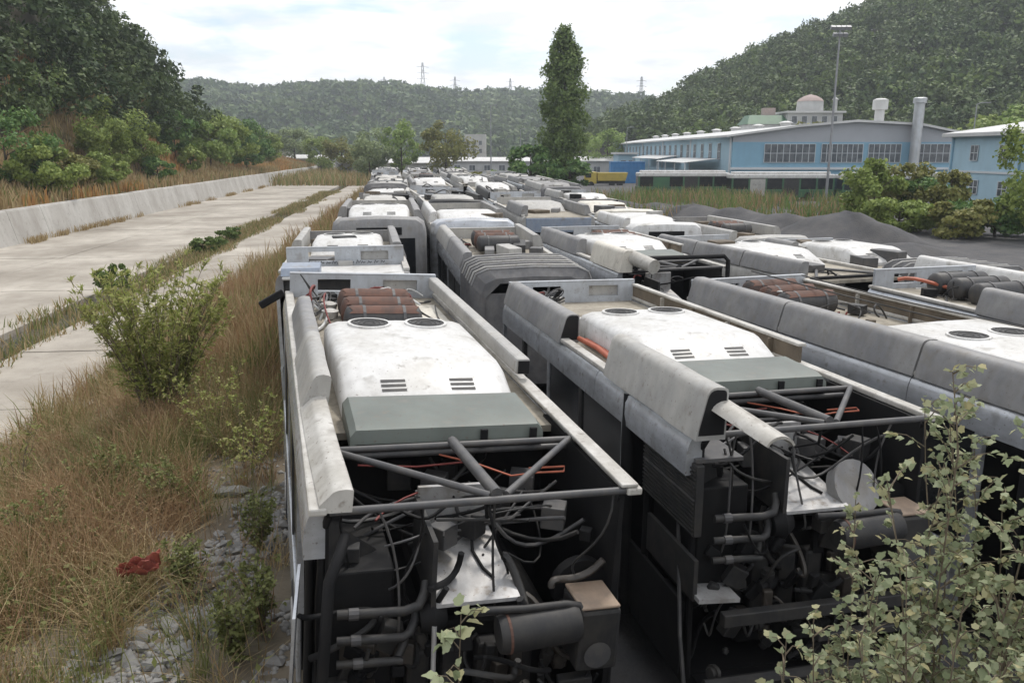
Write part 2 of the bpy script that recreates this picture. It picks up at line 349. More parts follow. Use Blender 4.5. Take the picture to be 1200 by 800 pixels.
def cards(P, size, up=.3, elong=1.4, rng=RNG, outward=None):
    """one bent leaf-clump (two triangles sharing an edge) at each point"""
    n = len(P); d = rng.normal(size=(n, 3))
    if outward is not None: d = d*.75 + outward*1.0
    d[:, 2] += up; d /= np.linalg.norm(d, axis=1)[:, None]+1e-9
    a = np.cross(d, rng.normal(size=(n, 3))); a /= np.linalg.norm(a, axis=1)[:, None]+1e-9
    b = np.cross(d, a); s = (size*rng.uniform(.6, 1.35, n))[:, None] if np.isscalar(size) else (size*rng.uniform(.7, 1.3, n))[:, None]
    V = np.stack([P-a*s*elong*.5, P+b*s*.5-d*s*.12, P+a*s*elong*.5, P-b*s*.5-d*s*.12], 1).reshape(-1, 3)
    F = np.arange(4*n).reshape(n, 4)
    return V, F
def crown_points(n, rx, rz, clumps, rng, shape='round', csize=.34):
    C = rng.normal(size=(clumps, 3)); C /= np.linalg.norm(C, axis=1)[:, None]; C *= rng.uniform(.45, .95, (clumps, 1))**.6
    if shape == 'pine': C[:, 2] = np.where(C[:, 2] < -.25, -.25*rng.random(clumps), C[:, 2])
    if shape == 'column':
        C[:, 2] = rng.uniform(-1, 1, clumps); r = (1-np.abs(C[:, 2]*.985+.0)**(3.0))**.75*rng.uniform(.3, .92, clumps)*np.where(C[:, 2] > .2, 1-.35*(C[:, 2]-.2), 1); th = rng.uniform(0, 6.283, clumps)
        C[:, 0] = r*np.cos(th); C[:, 1] = r*np.sin(th)
    idx = rng.integers(0, clumps, n); q = rng.normal(size=(n, 3)); q /= np.linalg.norm(q, axis=1)[:, None]
    q *= (rng.random((n, 1))**.45)*csize*rng.uniform(.6, 1.3, (clumps, 1))[idx]
    P = C[idx] + q*np.array([1, 1, .75 if shape != 'column' else .35]); o = q + C[idx]*.4
    P = P*np.array([rx, rx, rz]); o = o/(np.linalg.norm(o, axis=1)[:, None]+1e-9)
    return P, o
def wood(name, pts, protos, m, label_kind='stuff'):
    Vs, Fs, o, mi = [], [], 0, []
    for (x, y, z, s) in pts:
        V, F = protos[random.randrange(len(protos))]; a = random.uniform(0, 6.283); c, q = math.cos(a), math.sin(a)
        W = np.empty_like(V); k1 = s*random.uniform(.85, 1.2)
        W[:, 0] = (V[:, 0]*c - V[:, 1]*q)*s*random.uniform(.85, 1.2)+x; W[:, 1] = (V[:, 0]*q+V[:, 1]*c)*s+y; W[:, 2] = V[:, 2]*k1+z
        Vs.append(W); Fs.append(F+o); o += len(V); mi.append(np.full(len(F), 1 if random.random() < .2 else 0))
    return npmesh(name, np.concatenate(Vs), np.concatenate(Fs), m, None, 'stuff', False, np.concatenate(mi))
def proto_tree(rx, h, n, leaf, clumps, seed, shape='pine'):
    g = np.random.default_rng(seed); P, o = crown_points(n, rx, h*.42, clumps, g, shape, .36); P[:, 2] += h*.58
    return cards(P, leaf, .35, 1.7, g, o)

# left hill wood
pro = [proto_tree(2.9, 8.0, 640, .31, 18, 100+i) for i in range(6)]
pts = []
for _ in range(7000):
    s = -31-RNG.random()**1.35*108; t = RNG.uniform(25, 146)
    x, y, _z = st(s, t)
    if abs(x)/max(y, 1) > .95: continue
    z = float(zhill(np.array(s), np.array(t)))
    if z < 5.5 or (z < 9 and RNG.random() < .6): continue
    if -s > 88 and t > 70: continue
    sc = RNG.uniform(.75, 1.25)
    if any((x-p[0])**2+(y-p[1])**2 < 5.2*sc for p in pts[-300:]): continue
    pts.append((x, y, z-.6, sc))
    if len(pts) >= 720: break
tag(wood('pine_wood', pts, pro, [pine, pine_b]), 'dark pine wood covering the steep hill left of the channel', 'wood')
# right hill wood
pro = [proto_tree(3.4, 9.5, 205, .58, 14, 200+i) for i in range(6)]
pts = []
for _ in range(30000):
    az = R(RNG.uniform(4, 36)); r = RNG.uniform(190, 350); x, y = r*math.sin(az), r*math.cos(az)
    z = float(zright(np.array(x), np.array(y)))
    if z < 4: continue
    pts.append((x, y, z-.8, RNG.uniform(.75, 1.25)))
    if len(pts) >= 1800: break
tag(wood('hillside_wood', pts, pro, [pine_r, pine_b]), 'dense green wood covering the hill behind the blue factory', 'wood')
# far hill wood
pro = [proto_tree(6.0, 11, 40, 2.5, 9, 300+i, 'round') for i in range(6)]
pts = []
for _ in range(4300):
    az = R(RNG.uniform(-27, 15)); r = 455+RNG.random()*380; x, y = r*math.sin(az), r*math.cos(az)
    z = float(zfar(np.array(x), np.array(y)))
    if z < 1: continue
    pts.append((x, y, z-1.5, RNG.uniform(.6, 1.1)))
tag(wood('distant_wood', pts, pro, [farleaf, pine_b]), 'hazy wooded ridge closing the valley in the distance', 'wood')

def tree(name, label, loc, h, rx, m, n=2600, leaf=.35, clumps=26, shape='round', trunk=.25, base=.3, cat='tree', group=None, seed=None, rz=None, limbs=6):
    g = np.random.default_rng(seed if seed is not None else random.randrange(10**6))
    r = thing(name, label, cat, loc, (0, 0, 0), group)
    rz = rz or h*(1-base)/2; cz = h-rz
    P, o = crown_points(n, rx, rz, clumps, g, shape, .33); P[:, 2] += cz
    if shape != 'column': P[:, :2] += (vnoise(P[:, 2]*.5, P[:, 2]*0, 5)[:, None]-.5)*rx*.2
    V, F = cards(P, leaf, .3, 1.5, g, o); npmesh('crown', V, F, m, r)
    b = MB(); b.tube([(0,0,-.4), (.04*h*.1,0,h*.3), (0,.03*h*.1,h*.8)], trunk, 8, trunk*.25)
    for i in range(limbs):
        a = i*2.4+g.random(); z0 = h*(base+.1+.08*i); b.tube([(0,0,z0), (math.cos(a)*rx*.3, math.sin(a)*rx*.3, z0+h*.09), (math.cos(a)*rx*.65, math.sin(a)*rx*.65, z0+h*.2)], trunk*.35, 5, trunk*.1)
    b.build('trunk', bark, r, smooth=60)
    return r
def ground_z(x, y):
    s, t = to_st(x, y)
    if s < S_WALL-.5: return float(zhill(np.array(s), np.array(t)))
    if s < S_EDGE: return FLOOR_Z
    return float(zyard(np.array(x), np.array(y)))
def T(name, label, u, D, h, rx, m, **k):
    p = at(u, 178, D); return tree(name, label, (p.x, D, ground_z(p.x, D) if 'z' not in k else k.pop('z')), h, rx, m, **k)

T('poplar_tree', 'tall slim columnar poplar standing behind the parked buses', 660, 112, 20.6, 3.3, poplarm, n=22000, leaf=.27, clumps=330, shape='column', base=.04, trunk=.4, limbs=3)
T('broadleaf_tree', 'dark round bushy tree at the left foot of the tall poplar', 622, 108, 5.8, 3.2, green3, n=2600, leaf=.4, base=.05)
T('broadleaf_tree', 'dark leafy bush at the right foot of the tall poplar', 668, 107, 4.4, 2.6, green3, n=2000, leaf=.4, base=.05)
FT = 'trees beyond the bus yard'
for (u, D, h, rx, m, lb) in [
    (432, 165, 10.6, 4.2, greyleaf, 'grey green rounded tree at the far end of the bus rows'),
    (470, 170, 10.6, 3.9, green2, 'light green rounded tree just right of the grey green one'),
    (522, 160, 10.4, 4.6, olive, 'olive brown broad tree in the middle behind the bus rows'),
    (400, 190, 9.5, 4.2, olive, 'yellowish tree behind the white roofed sheds on the left'),
    (375, 215, 10, 4.5, green1, 'dull green tree left of the sheds below the far ridge'),
    (712, 210, 11, 5.2, green2, 'yellow green tree between poplar and factory'),
    (683, 230, 10.5, 5.0, green1, 'green tree behind the yellow vehicle right of the poplar'),
    (345, 230, 9.5, 5.5, greyleaf, 'pale green tree at the end of the left hill')]:
    T('broadleaf_tree', lb, u, D, h, rx, m, n=3600, leaf=.36, base=.1, group=FT)
# bushes on and below the left bank
for (u, D, h, rx, m, lb, n) in [
    (48, 66, 4.6, 2.5, green1, 'light green feathery bush on the bank above the wall', 3200),
    (118, 78, 3.6, 2.0, green1, 'mid green low bush overhanging the channel wall', 2400),
    (5, 66, 6.2, 3.4, green3, 'dark green bush at the left edge of the picture', 2600),
    (128, 90, 8.0, 3.4, green1, 'tall green tree in front of the dark pine slope', 4200),
    (166, 98, 5.6, 2.5, green1, 'bluish green tree below the pine slope beside the taller one', 2600),
    (205, 113, 6.5, 3.0, green3, 'dark green tree below the rocky end of the pine slope', 2400),
    (182, 97, 3.0, 1.8, green3, 'small dark bush in the rusty grass of the bank', 1400),
    (222, 112, 3.8, 1.7, green1, 'small upright green bush in the rusty grass nearer the hill end', 1500),
    (262, 140, 9.0, 4.6, green1, 'bright green tree at the foot of the hill end', 3000),
    (246, 128, 8.0, 4.0, green2, 'light green tree leaning from the hill end', 2600),
    (288, 150, 8.5, 4.6, green3, 'darker green tree on the bank beyond the hill end', 2600),
    (305, 185, 8.0, 4.6, green1, 'green tree farthest along the left bank', 2200),
    (85, 75, 3.2, 1.7, olive, 'olive coloured bush between the two green bank bushes', 2200)]:
    T('bank_bush', lb, u, D, h, rx, m, n=int(n*1.9), leaf=.20 if D < 100 else .34, base=.08, trunk=.14, cat='bush' if h < 6.3 else 'tree', group='trees and bushes on the left bank')
T('channel_bush', 'small dark conical bush growing in the channel drain', 113, 35, 1.55, .6, pine_b, n=2600, leaf=.10, base=.02, trunk=.05, cat='bush')
for (u, D, h, rx, lb) in [(228, 50, .95, .8, 'low dark shrub in the middle of the channel'), (262, 57, 1.0, .85, 'farther low dark shrub in the channel drain'), (245, 53, .6, .6, 'small shrub between the two low channel shrubs')]:
    T('channel_shrub', lb, u, D, h, rx, pine_b, n=1300, leaf=.13, base=.02, trunk=.04, cat='shrub', group='shrubs in the channel')
# right-hand scrub in front of the blue house and factory
for (u, D, h, rx, m, lb) in [
    (1030, 60, 4.9, 2.2, green1, 'fresh green bush at the left end of the scrub by the factory'),
    (1062, 63, 4.6, 2.6, olive, 'yellowish scrub tree in front of the factory end'),
    (1092, 61, 3.6, 2.6, green3, 'dark scrub bush left of the blue house'),
    (1120, 58, 4.3, 1.3, olive, 'thin olive tree before the corner of the blue house'),
    (1178, 53, 2.9, 2.8, green3, 'dark dense bush under the windows of the blue house'),
    (1222, 50, 8.2, 2.3, green1, 'green tree at the right edge covering the blue house'),
    (1140, 52, 2.5, 2.2, olive, 'low olive bush at the gravel edge below the blue house'),
    (1062, 56, 2.6, 2.4, green1, 'low green bush behind the tallest gravel heap')]:
    T('scrub_bush', lb, u, D, h, rx, m, n=4200, leaf=.21, base=.03, trunk=.12, cat='bush', group='scrub beside the blue house')
for i, (u, D, h, rx, m, lb) in enumerate([
    (1190, 140, 12.5, 6, green2, 'light green tree above the roof of the blue house'),
    (1095, 150, 10.5, 8, greyleaf, 'pale green broad tree behind the factory roof'),
    (1050, 152, 10.0, 7, greyleaf, 'pale green broad tree behind the silver chimney'),
    (1150, 150, 11.5, 6, green1, 'green tree behind the gap between factory and blue house'),
    (845, 250, 15.0, 5, green2, 'yellow green tree on the slope behind the factory roof'),
    (955, 175, 11.5, 6, olive, 'olive tree under the domed building')]):
    T('broadleaf_tree', lb, u, D, h, rx, m, n=2400, leaf=.6, base=.1, z=0.3, group='trees behind the factory')
# hedge of wild shrubs between the buses and the poplar
for i, (u, D) in enumerate([(500, 118), (528, 116), (555, 112), (582, 114), (604, 108)]):
    T('hedge_shrub', ['leftmost', 'second', 'middle', 'fourth', 'rightmost'][i]+' of the yellow green shrubs in the hedge left of the poplar', u, D, 2.4+.3*(i % 2), 2.4, green2 if i % 2 else olive, n=1100, leaf=.35, base=.02, trunk=.08, cat='shrub', group='hedge beyond the buses')

# ---------------------------------------------------------------- scrapped bus sections
HW, ZR = 1.275, 2.85
def cable(bus, pts, r, m, name='cable'): return MB().tube(pts, r, 6).build(name, m, bus, smooth=60)
def curve(p0, p1, sag=.1, n=9, jit=.05):
    p0 = Vector(p0); p1 = Vector(p1); j = jit*4
    a = p0.lerp(p1, .33) + Vector((random.uniform(-j, j), random.uniform(-j, j), random.uniform(-j, j)-sag*1.3))
    b = p0.lerp(p1, .67) + Vector((random.uniform(-j, j), random.uniform(-j, j), random.uniform(-j, j)-sag*1.3))
    return [p0*(1-t)**3 + a*3*t*(1-t)**2 + b*3*t*t*(1-t) + p1*t**3 for t in [k/(n+2) for k in range(n+3)]]
def fairing_prof(side, h=.5, w=.30, x=1.268):
    t = 2.865; o = [(x, t), (x-.008, t+.06), (x-.085, t+h*.80), (x-.098, t+h*.88), (x-.118, t+h*.945), (x-.148, t+h*.985), (x-.185, t+h), (x-w+.03, t+h*.985), (x-w+.008, t+h*.96), (x-w, t+h*.90), (x-w+.01, t)]
    return [(side*a, b) for a, b in o]
def fairing(bus, side, y0, y1, m, h=.46, w=.29, dx=0, dz=0, tilt=0, yawd=0, name='fairing', shade_end=False):
    b = MB(); n = 5; rings = []; pr = fairing_prof(side, h, w)
    if side < 0: pr = pr[::-1]
    for i in range(n+1):
        t = i/n; y = y0+.012+(y1-y0-.024)*t; wob = random.uniform(-.004, .004)
        rings.append([(x+wob+dx+yawd*(t-.5), y, z+dz+wob) for x, z in pr])
    b.loft(rings)
    cxm = sum(p[0] for p in pr)/len(pr)+dx-yawd*.5; czm = sum(p[1] for p in pr)/len(pr)+dz
    q = MB(); q.add([(cxm+(x+dx-yawd*.5-cxm)*.86, y0+.008, czm+(z+dz-czm)*.86) for x, z in pr], [tuple(range(len(pr)))])
    if tilt:
        M = Matrix.Translation((side*HW, 0, ZR)) @ Matrix.Rotation(R(tilt)*side, 4, 'Y') @ Matrix.Translation((-side*HW, 0, -ZR))
        b.v = [tuple(M @ Vector(p)) for p in b.v]; q.v = [tuple(M @ Vector(p)) for p in q.v]
    o = b.build(name, m, bus, smooth=32)
    if shade_end: q.build('end_shade_plate', black, o)  # black plate on the closed end stands in for a shaded hollow
    return o
def bottle(bus, x0, x1, y, z, r, m, patch=True):
    b = MB(); p = [(0, .02*r)] + [(.5*(1-math.cos(a))*.16, r*math.sin(a)) for a in (.4, .8, 1.2, 1.57)] + [(1-.5*(1-math.cos(a))*.16, r*math.sin(a)) for a in (1.57, 1.2, .8, .4)] + [(1, .02*r)]
    b.lathe((x0, y, z), (x1, y, z), p, 16); o = b.build('gas_bottle', m, bus, smooth=60)
    if patch:
        q = MB(); a0, a1 = R(38), R(140); rings = []
        for i in range(9):
            a = a0+(a1-a0)*i/8; e = .08+.03*math.sin(i*2.1)
            rings.append([(x0+(x1-x0)*e+0, y+math.cos(a)*(r+.006), z+math.sin(a)*(r+.006)), (x1-(x1-x0)*e, y+math.cos(a)*(r+.006), z+math.sin(a)*(r+.006))])
        q.loft(rings, False, False); q.build('rust_patch', rustflake, o, smooth=60)
    for f in (.25, .75):
        x = x0+(x1-x0)*f; MB().lathe((x-.02, y, z), (x+.02, y, z), [(0, r+.012), (1, r+.012)], 16).build('strap', barm, o)
    return o
def end_panel(bus, y, z0=ZR-.02, z1=3.22, m=None, holes=True):
    m = m or palepanel; b = MB(); x = 1.17
    if holes:
        xs = [-x, -.74, -.22, .30, .86, x]; zs = [z0, 2.95, 3.14, z1]
        for i in range(5):
            for j in range(3):
                if j == 1 and i in (1, 3): continue
                b.box(xs[i], xs[i+1]-.0, y-.03, y+.03, zs[j], zs[j+1])
    else: b.box(-x, x, y-.03, y+.03, z0, z1)
    o = b.build('end_panel', m, bus)
    q = MB(); q.box(-x, x, y-.04, y+.06, z1, z1+.02); q.build('panel_lip', m, o, bevel=.012)
    if holes: MB().box(.28, .88, y+.05, y+.08, 2.93, 3.16).build('hatch', fairlight, o)
    return o
def ac_unit(bus, yf, yr, m, zt=3.22, hw=.85, fans=True, vents=True, x0=0, fan_y=None):
    """white roof unit, flat top with a sloping rear face; yf is its far end, yr its rear foot"""
    b = MB(); ys = yr+.62
    pr = [(yf, ZR), (yf, zt-.12), (yf-.05, zt-.03), (yf-.16, zt), (ys+.12, zt+.012), (ys, zt-.01), (yr+.06, zt-.24), (yr, zt-.30), (yr, ZR)]
    rings = []
    for xx, ins in ((-hw, .10), (-hw+.05, .03), (-hw+.15, 0), (0, -.012), (hw-.15, 0), (hw-.05, .03), (hw, .10)):
        rings.append([(xx+x0, y, max(ZR, z-ins) if z > ZR+.01 else z) for y, z in pr])
    b.loft(rings); o = b.build('roof_unit', m, bus, smooth=38)
    if fans:
        fy = fan_y or yf-.34
        for s in (-1, 1):
            f = MB(); f.lathe((x0+s*.34, fy, zt-.01), (x0+s*.34, fy, zt+.02), [(0, .235), (1, .235)], 20); g = f.build('fan_grille', dark, o)
            q = MB()
            for k in range(20):
                a = 2*math.pi*k/20; c = 2*math.pi*(k+1)/20
                q.add([(x0+s*.34+r_*math.cos(t_), fy+r_*math.sin(t_), z_) for t_ in (a, c) for r_, z_ in ((.225, zt+.03), (.26, zt+.03), (.26, zt-.01))], [(0, 1, 4, 3), (1, 2, 5, 4)])
            q.build('fan_rim', m, g)
            h = MB()
            for rr in (.07, .13, .19):
                h.tube([(x0+s*.34+rr*math.cos(t_), fy+rr*math.sin(t_), zt+.028) for t_ in [2*math.pi*k/16 for k in range(17)]], .005, 4)
            h.build('guard', barm, g)
    if vents:
        for s in (-1, 1):
            v = MB(); d = Vector((0, ys-(yr+.06), .235)).normalized(); nrm = Vector((0, -d.z, d.y))
            c0 = Vector((x0+s*.34, yr+.24, zt-.24+(.235)*(.18/(ys-yr-.06))))
            for k in range(3):
                c = c0 + d*(.07*k) + nrm*.008
                v.add([c+Vector((-.12, 0, 0))-d*.02, c+Vector((.12, 0, 0))-d*.02, c+Vector((.12, 0, 0))+d*.02, c+Vector((-.12, 0, 0))+d*.02], [(0, 1, 2, 3)])
            v.build('vent_slots', dark, o)
    return o
def body(bus, L, y0=0.0, sidecol=None, missing=(), windows=True, cornice=None, rear_open=0.0, lowm=None):
    lowm = lowm or silver; cornice = cornice or silver
    for s in (-1, 1):
        pr = [(s*HW, 2.50), (s*(HW+.004), 2.62), (s*(HW-.008), 2.74), (s*(HW-.035), 2.82), (s*(HW-.085), 2.865), (s*(HW-.15), 2.865), (s*(HW-.15), 2.50)]
        if s < 0: pr = pr[::-1]
        n = 3; seg = (L-y0)/n
        for i in range(n):
            a = y0+seg*i; lo_ = max(a+.006, y0+rear_open*1.05 if s > 0 else a)
            MB().prof_y(pr, lo_, a+seg-.006).build('cornice_panel', cornice, bus, smooth=40)
        # windows, pillars and lower skin
        nb = max(2, round((L-y0-rear_open)/1.45)); wd = (L-y0-rear_open)/nb
        for i in range(nb+1):
            yy = y0+rear_open+wd*i; pw = .055
            MB().box(s*(HW-.07) if s > 0 else -HW+.008, HW-.008 if s > 0 else s*(HW-.07), max(y0, yy-pw), min(L, yy+pw), 1.12, 2.50).build('pillar', lowm if i % 2 == 0 else dark, bus)
            if i < nb and windows and (s, i) not in missing:
                x = s*(HW-.025); MB().box(min(x, x-s*.012), max(x, x-s*.012), yy+pw, yy+wd-pw, 1.14, 2.49).build('window_pane', glass, bus)
        MB().box(s*(HW-.05) if s > 0 else -HW, HW if s > 0 else s*(HW-.05), y0+rear_open, L, .36, 1.12).build('skirt_panel', lowm, bus, bevel=.015)
        for yy in ((L*.45,) if L < 7 else (2.9, L-2.2)):
            o = MB().lathe((s*(HW-.30), yy, .48), (s*(HW+.01), yy, .48), [(0, .44), (.1, .48), (.9, .48), (1, .42)], 20).build('wheel', tyre, bus, smooth=40)
            MB().lathe((s*(HW+.0), yy, .48), (s*(HW+.022), yy, .48), [(0, .27), (1, .25)], 16).build('rim', alu, o)
    MB().box(-HW+.09, HW-.09, y0+.02, L-.02, .40, .52).build('floor', black, bus)
    MB().box(-HW+.151, HW-.151, y0+rear_open, L-.01, 2.78, 2.845).build('roof_deck', beige, bus)
def clutter(bus, x0, x1, y0, y1, z, n, seed=0):
    for i in range(n):
        a = (random.uniform(x0, x1), random.uniform(y0, y1), z+random.uniform(0, .12)); c = (random.uniform(x0, x1), random.uniform(y0, y1), z+random.uniform(0, .15))
        cable(bus, curve(a, c, -.08, 8, .09), random.uniform(.009, .022), random.choice([black, dark, barm, barm, redwire, wirewhite]))
    for i in range(max(2, n//3)):
        x, y = random.uniform(x0, x1), random.uniform(y0, y1); w_ = random.uniform(.05, .13)
        MB().box(-w_, w_, -w_*.7, w_*.7, 0, w_*1.2, Matrix.Translation((x, y, z)) @ Matrix.Rotation(random.uniform(0, 3), 4, 'Z')).build('fitting', random.choice([dark, black, alu, white2]), bus, bevel=.01)
def engine_bay(bus, detail=2, green=True):
    # enclosure
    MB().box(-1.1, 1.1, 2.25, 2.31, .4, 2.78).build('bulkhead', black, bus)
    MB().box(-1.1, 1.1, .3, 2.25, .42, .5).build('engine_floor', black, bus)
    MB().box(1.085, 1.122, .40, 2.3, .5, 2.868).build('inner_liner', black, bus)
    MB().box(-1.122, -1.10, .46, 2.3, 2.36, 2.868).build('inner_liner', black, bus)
    # roof frame
    Z = 2.9
    MB().tube([(-1.08, 1.5, Z), (1.08, 1.5, Z+.01)], .029, 8).build('frame_bar', barm, bus, smooth=60)
    MB().tube([(-1.08, 1.62, Z-.11), (1.08, 1.62, Z-.10)], .028, 8).build('frame_bar', barm, bus, smooth=60)
    MB().tube([(-1.10, .40, Z-.02), (1.12, .40, Z+.0)], .031, 8).build('frame_bar', barm, bus, smooth=60)
    MB().tube([(-1.05, 1.48, Z+.02), (.06, .44, Z+.01)], .029, 8).build('frame_brace', barm, bus, smooth=60)
    MB().tube([(1.05, 1.48, Z+.02), (.18, .44, Z+.01)], .029, 8).build('frame_brace', barm, bus, smooth=60)
    MB().tube([(0.0, 1.52, Z+.03), (.10, .42, Z+.03)], .046, 8).build('frame_strut', barm, bus, smooth=60)
    # corner posts
    for s in (-1, 1):
        MB().tube([(s*1.10, .42, Z-.05), (s*1.13, .5, Z-.2), (s*1.16, .5, 2.2), (s*1.16, .45, .5)], .03, 8).build('corner_post', black, bus, smooth=60)
        MB().tube([(s*1.16, 1.55, 2.84), (s*1.2, 1.5, .5)], .04, 8).build('frame_post', black, bus, smooth=60)
    # aluminium tray
    b = MB(); b.box(-.36, .24, 1.08, 1.12, 2.30, 2.72); b.build('tray_back', alu, bus, bevel=.008)
    b = MB(); b.add([(-.34, 1.08, 2.34), (.24, 1.08, 2.34), (.30, .30, 2.14), (-.34, .30, 2.14), (-.34, 1.08, 2.31), (.24, 1.08, 2.31), (.30, .30, 2.11), (-.34, .30, 2.11)], [(0, 3, 2, 1), (4, 5, 6, 7), (3, 7, 6, 2), (1, 2, 6, 5), (0, 4, 7, 3)]); tr = b.build('tray', alu, bus)
    MB().box(-.38, -.345, .3, 1.12, 2.10, 2.64).build('tray_side', dark, bus)
    # silencer, filter case, engine block
    MB().lathe((.10, .16, 1.93), (.72, .16, 1.97), [(0, .02), (.0, .13), (.06, .145), (.94, .145), (1, .13), (1, .02)], 20).build('silencer', dark, bus, smooth=40)
    MB().lathe((.16, .16, 1.934), (.18, .16, 1.935), [(0, .149), (1, .149)], 20).build('clamp', rustflake, bus)
    MB().tube([(-.1, .2, 2.12), (.3, .18, 2.11), (.62, .17, 2.12), (.72, .17, 2.10), (.76, .15, 2.02), (.76, .15, 1.9)], .03, 7).build('bracket_pipe', dark, bus, smooth=60)
    MB().box(.72, 1.06, .12, .52, 1.55, 2.06).build('filter_case', dark, bus, bevel=.03)
    MB().box(.73, 1.05, .13, .51, 2.064, 2.09).build('filter_lid', tan, bus, bevel=.02)
    MB().lathe((.9, .56, 2.0), (.9, .66, 2.0), [(0, .02), (0, .24), (1, .24), (1, .02)], 20).build('fan_cowl', black, bus, smooth=40)
    MB().lathe((.88, .10, 1.70), (.88, .12, 1.70), [(0, .11), (1, .09)], 16).build('outlet_ring', barm, bus)
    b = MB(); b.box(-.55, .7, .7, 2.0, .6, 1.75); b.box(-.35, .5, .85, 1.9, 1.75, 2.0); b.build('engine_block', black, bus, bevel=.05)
    for i in range(4):
        MB().box(-.5+i*.28, -.32+i*.28, .55, .70, 1.0, 1.6).build('engine_cover', dark, bus, bevel=.03)
    MB().tube([(-1.15, .12, .62), (1.15, .12, .62)], .06, 8).build('bumper_beam', dark, bus)
    MB().box(-1.0, 1.1, .1, .2, 1.18, 1.30).build('cross_member', dark, bus, bevel=.01)
    MB().box(-.1, .75, .02, .10, .98, 1.05).build('cross_member', dark, bus, bevel=.01)
    # left side: coolant unit with hoses
    MB().box(-1.12, -.62, .5, 1.5, 1.2, 2.35).build('cooler_box', black, bus, bevel=.02)
    MB().add([(-1.10, .62, 2.72), (-.72, .8, 2.36), (-.62, .8, 1.98), (-1.1, .5, 2.1)], [(0, 3, 2, 1)]).build('deflector', dark, bus)
    for z, x1, rr in ((2.14, -.42, .036), (1.93, -.48, .034), (1.74, -.56, .032)):
        MB().tube([(-1.05, .30, z), (-.8, .28, z), (-.58, .28, z-.01), (x1-.05, .30, z+.01), (x1, .36, z+.07), (x1+.02, .42, z+.13)], rr, 8).build('hose', dark, bus, smooth=60)
        xc = -.97+.09*(2.14-z); MB().lathe((xc, .29, z), (xc+.07, .287, z), [(0, rr+.008), (1, rr+.008)], 10).build('hose_clip', barm, bus)
    if detail > 1 and green: MB().tube([(-.92, .2, 1.46), (-.74, .19, 1.49)], .058, 10).build('elbow_sleeve', greenhose, bus, smooth=60)
    if green: MB().tube([(-.76, .19, 1.488), (-.64, .18, 1.50), (-.57, .175, 1.46), (-.54, .17, 1.36), (-.54, .17, 1.2)], .045, 10).build('elbow_pipe', alu, bus, smooth=60)
    if green: MB().tube([(-.36, .25, 2.0), (-.36, .22, 1.5)], .018, 6).build('rod', alu, bus)
    MB().lathe((-.45, .4, 2.0), (-.25, .4, 2.02), [(0, .12), (.5, .16), (1, .1)], 14).build('pump', black, bus, smooth=50)
    grease = [black, black, dark, dark, MATS.get('greasy_casting') or mat('greasy_casting', (.030, .026, .022), .5, (.065, .054, .044), 9, .35, .7)]
    for i in range(70 if detail > 1 else 16):
        x, y, z = random.uniform(-1.05, 1.05), random.uniform(.22, .7), random.uniform(.6, 1.95)
        if x < -.5 and z > 1.3: y = random.uniform(.40, .5)
        M = Matrix.Translation((x, y, z)) @ Euler((random.uniform(-.3, .3), random.choice([0, .5, 1.57])+random.uniform(-.2, .2), random.uniform(-.4, .4))).to_matrix().to_4x4(); a = random.uniform(.03, .10); c = random.uniform(.03, .14)
        if i % 3: MB().box(-a, a, -a*.7, a*.7, -c, c, M).build('casting', random.choice(grease), bus, bevel=.012)
        else: MB().lathe(M @ Vector((0, 0, -c)), M @ Vector((0, 0, c)), [(0, a*.5), (.1, a*.6), (.3, a*.6), (.32, a*.8), (.7, a*.8), (.72, a*.55), (1, a*.5)], 10).build('pipe_union', random.choice(grease), bus, smooth=40)
    for i in range(22 if detail > 1 else 4):
        x, z = random.uniform(-1, 1), random.uniform(.8, 2.3); cable(bus, curve((x, random.uniform(.2, .6), z), (x+random.uniform(-.6, .6), random.uniform(.25, .7), z+random.uniform(-.7, .3)), .1, 9, .06), random.uniform(.010, .034), random.choice(grease), 'hose')
    # wiring under the roof frame
    n = 26 if detail > 1 else 8
    for i in range(n):
        a = (random.uniform(-1, 1), random.uniform(.5, 1.5), 2.55+random.uniform(-.1, .2)); c = (random.uniform(-1, 1), random.uniform(.5, 2.1), 2.5+random.uniform(-.35, .22))
        cable(bus, curve(a, c, .1, 8, .1), random.uniform(.008, .02), random.choice([black, dark, barm, dark, black, redwire, dark, barm]))
    for i in range(n//2):
        x, y = random.uniform(-1, 1), random.uniform(.6, 2.1); w_ = random.uniform(.04, .11)
        MB().box(-w_, w_, -w_, w_, 0, w_*2, Matrix.Translation((x, y, 2.35)) @ Matrix.Rotation(random.uniform(0, 3), 4, 'Z')).build('fitting', random.choice([dark, black, barm, barm]), bus, bevel=.01)
    if detail > 1:
        cable(bus, [(-.1, 1.55, 2.8), (.2, 1.4, 2.76), (.45, 1.2, 2.72), (.62, 1.1, 2.78), (.86, 1.05, 2.8), (.9, 1.15, 2.8), (.6, 1.2, 2.78)], .009, orange)
        cable(bus, [(-.8, 1.45, 2.78), (-.3, 1.5, 2.72), (.1, 1.5, 2.74)], .009, redwire)
        cable(bus, [(.02, .42, 2.88), (.06, .5, 2.7), (.05, .95, 2.5), (.04, .8, 2.28), (.08, .6, 2.23), (.14, .5, 2.2)], .014, black)
        for i in range(7):
            x = random.uniform(-1, 1.05); cable(bus, curve((x, .42, 2.88), (x+random.uniform(-.3, .3), .5, random.uniform(1.3, 2.2)), .03, 8, .06), .010, random.choice([black, dark, barm]))
        for i in range(10):
            x = random.uniform(-.3, 1.0); z = random.uniform(1.0, 1.9); cable(bus, curve((x, .25, z), (x+random.uniform(-.5, .5), random.uniform(.2, .6), z+random.uniform(-.6, .2)), .15, 8, .06), random.uniform(.012, .03), random.choice([black, dark]))

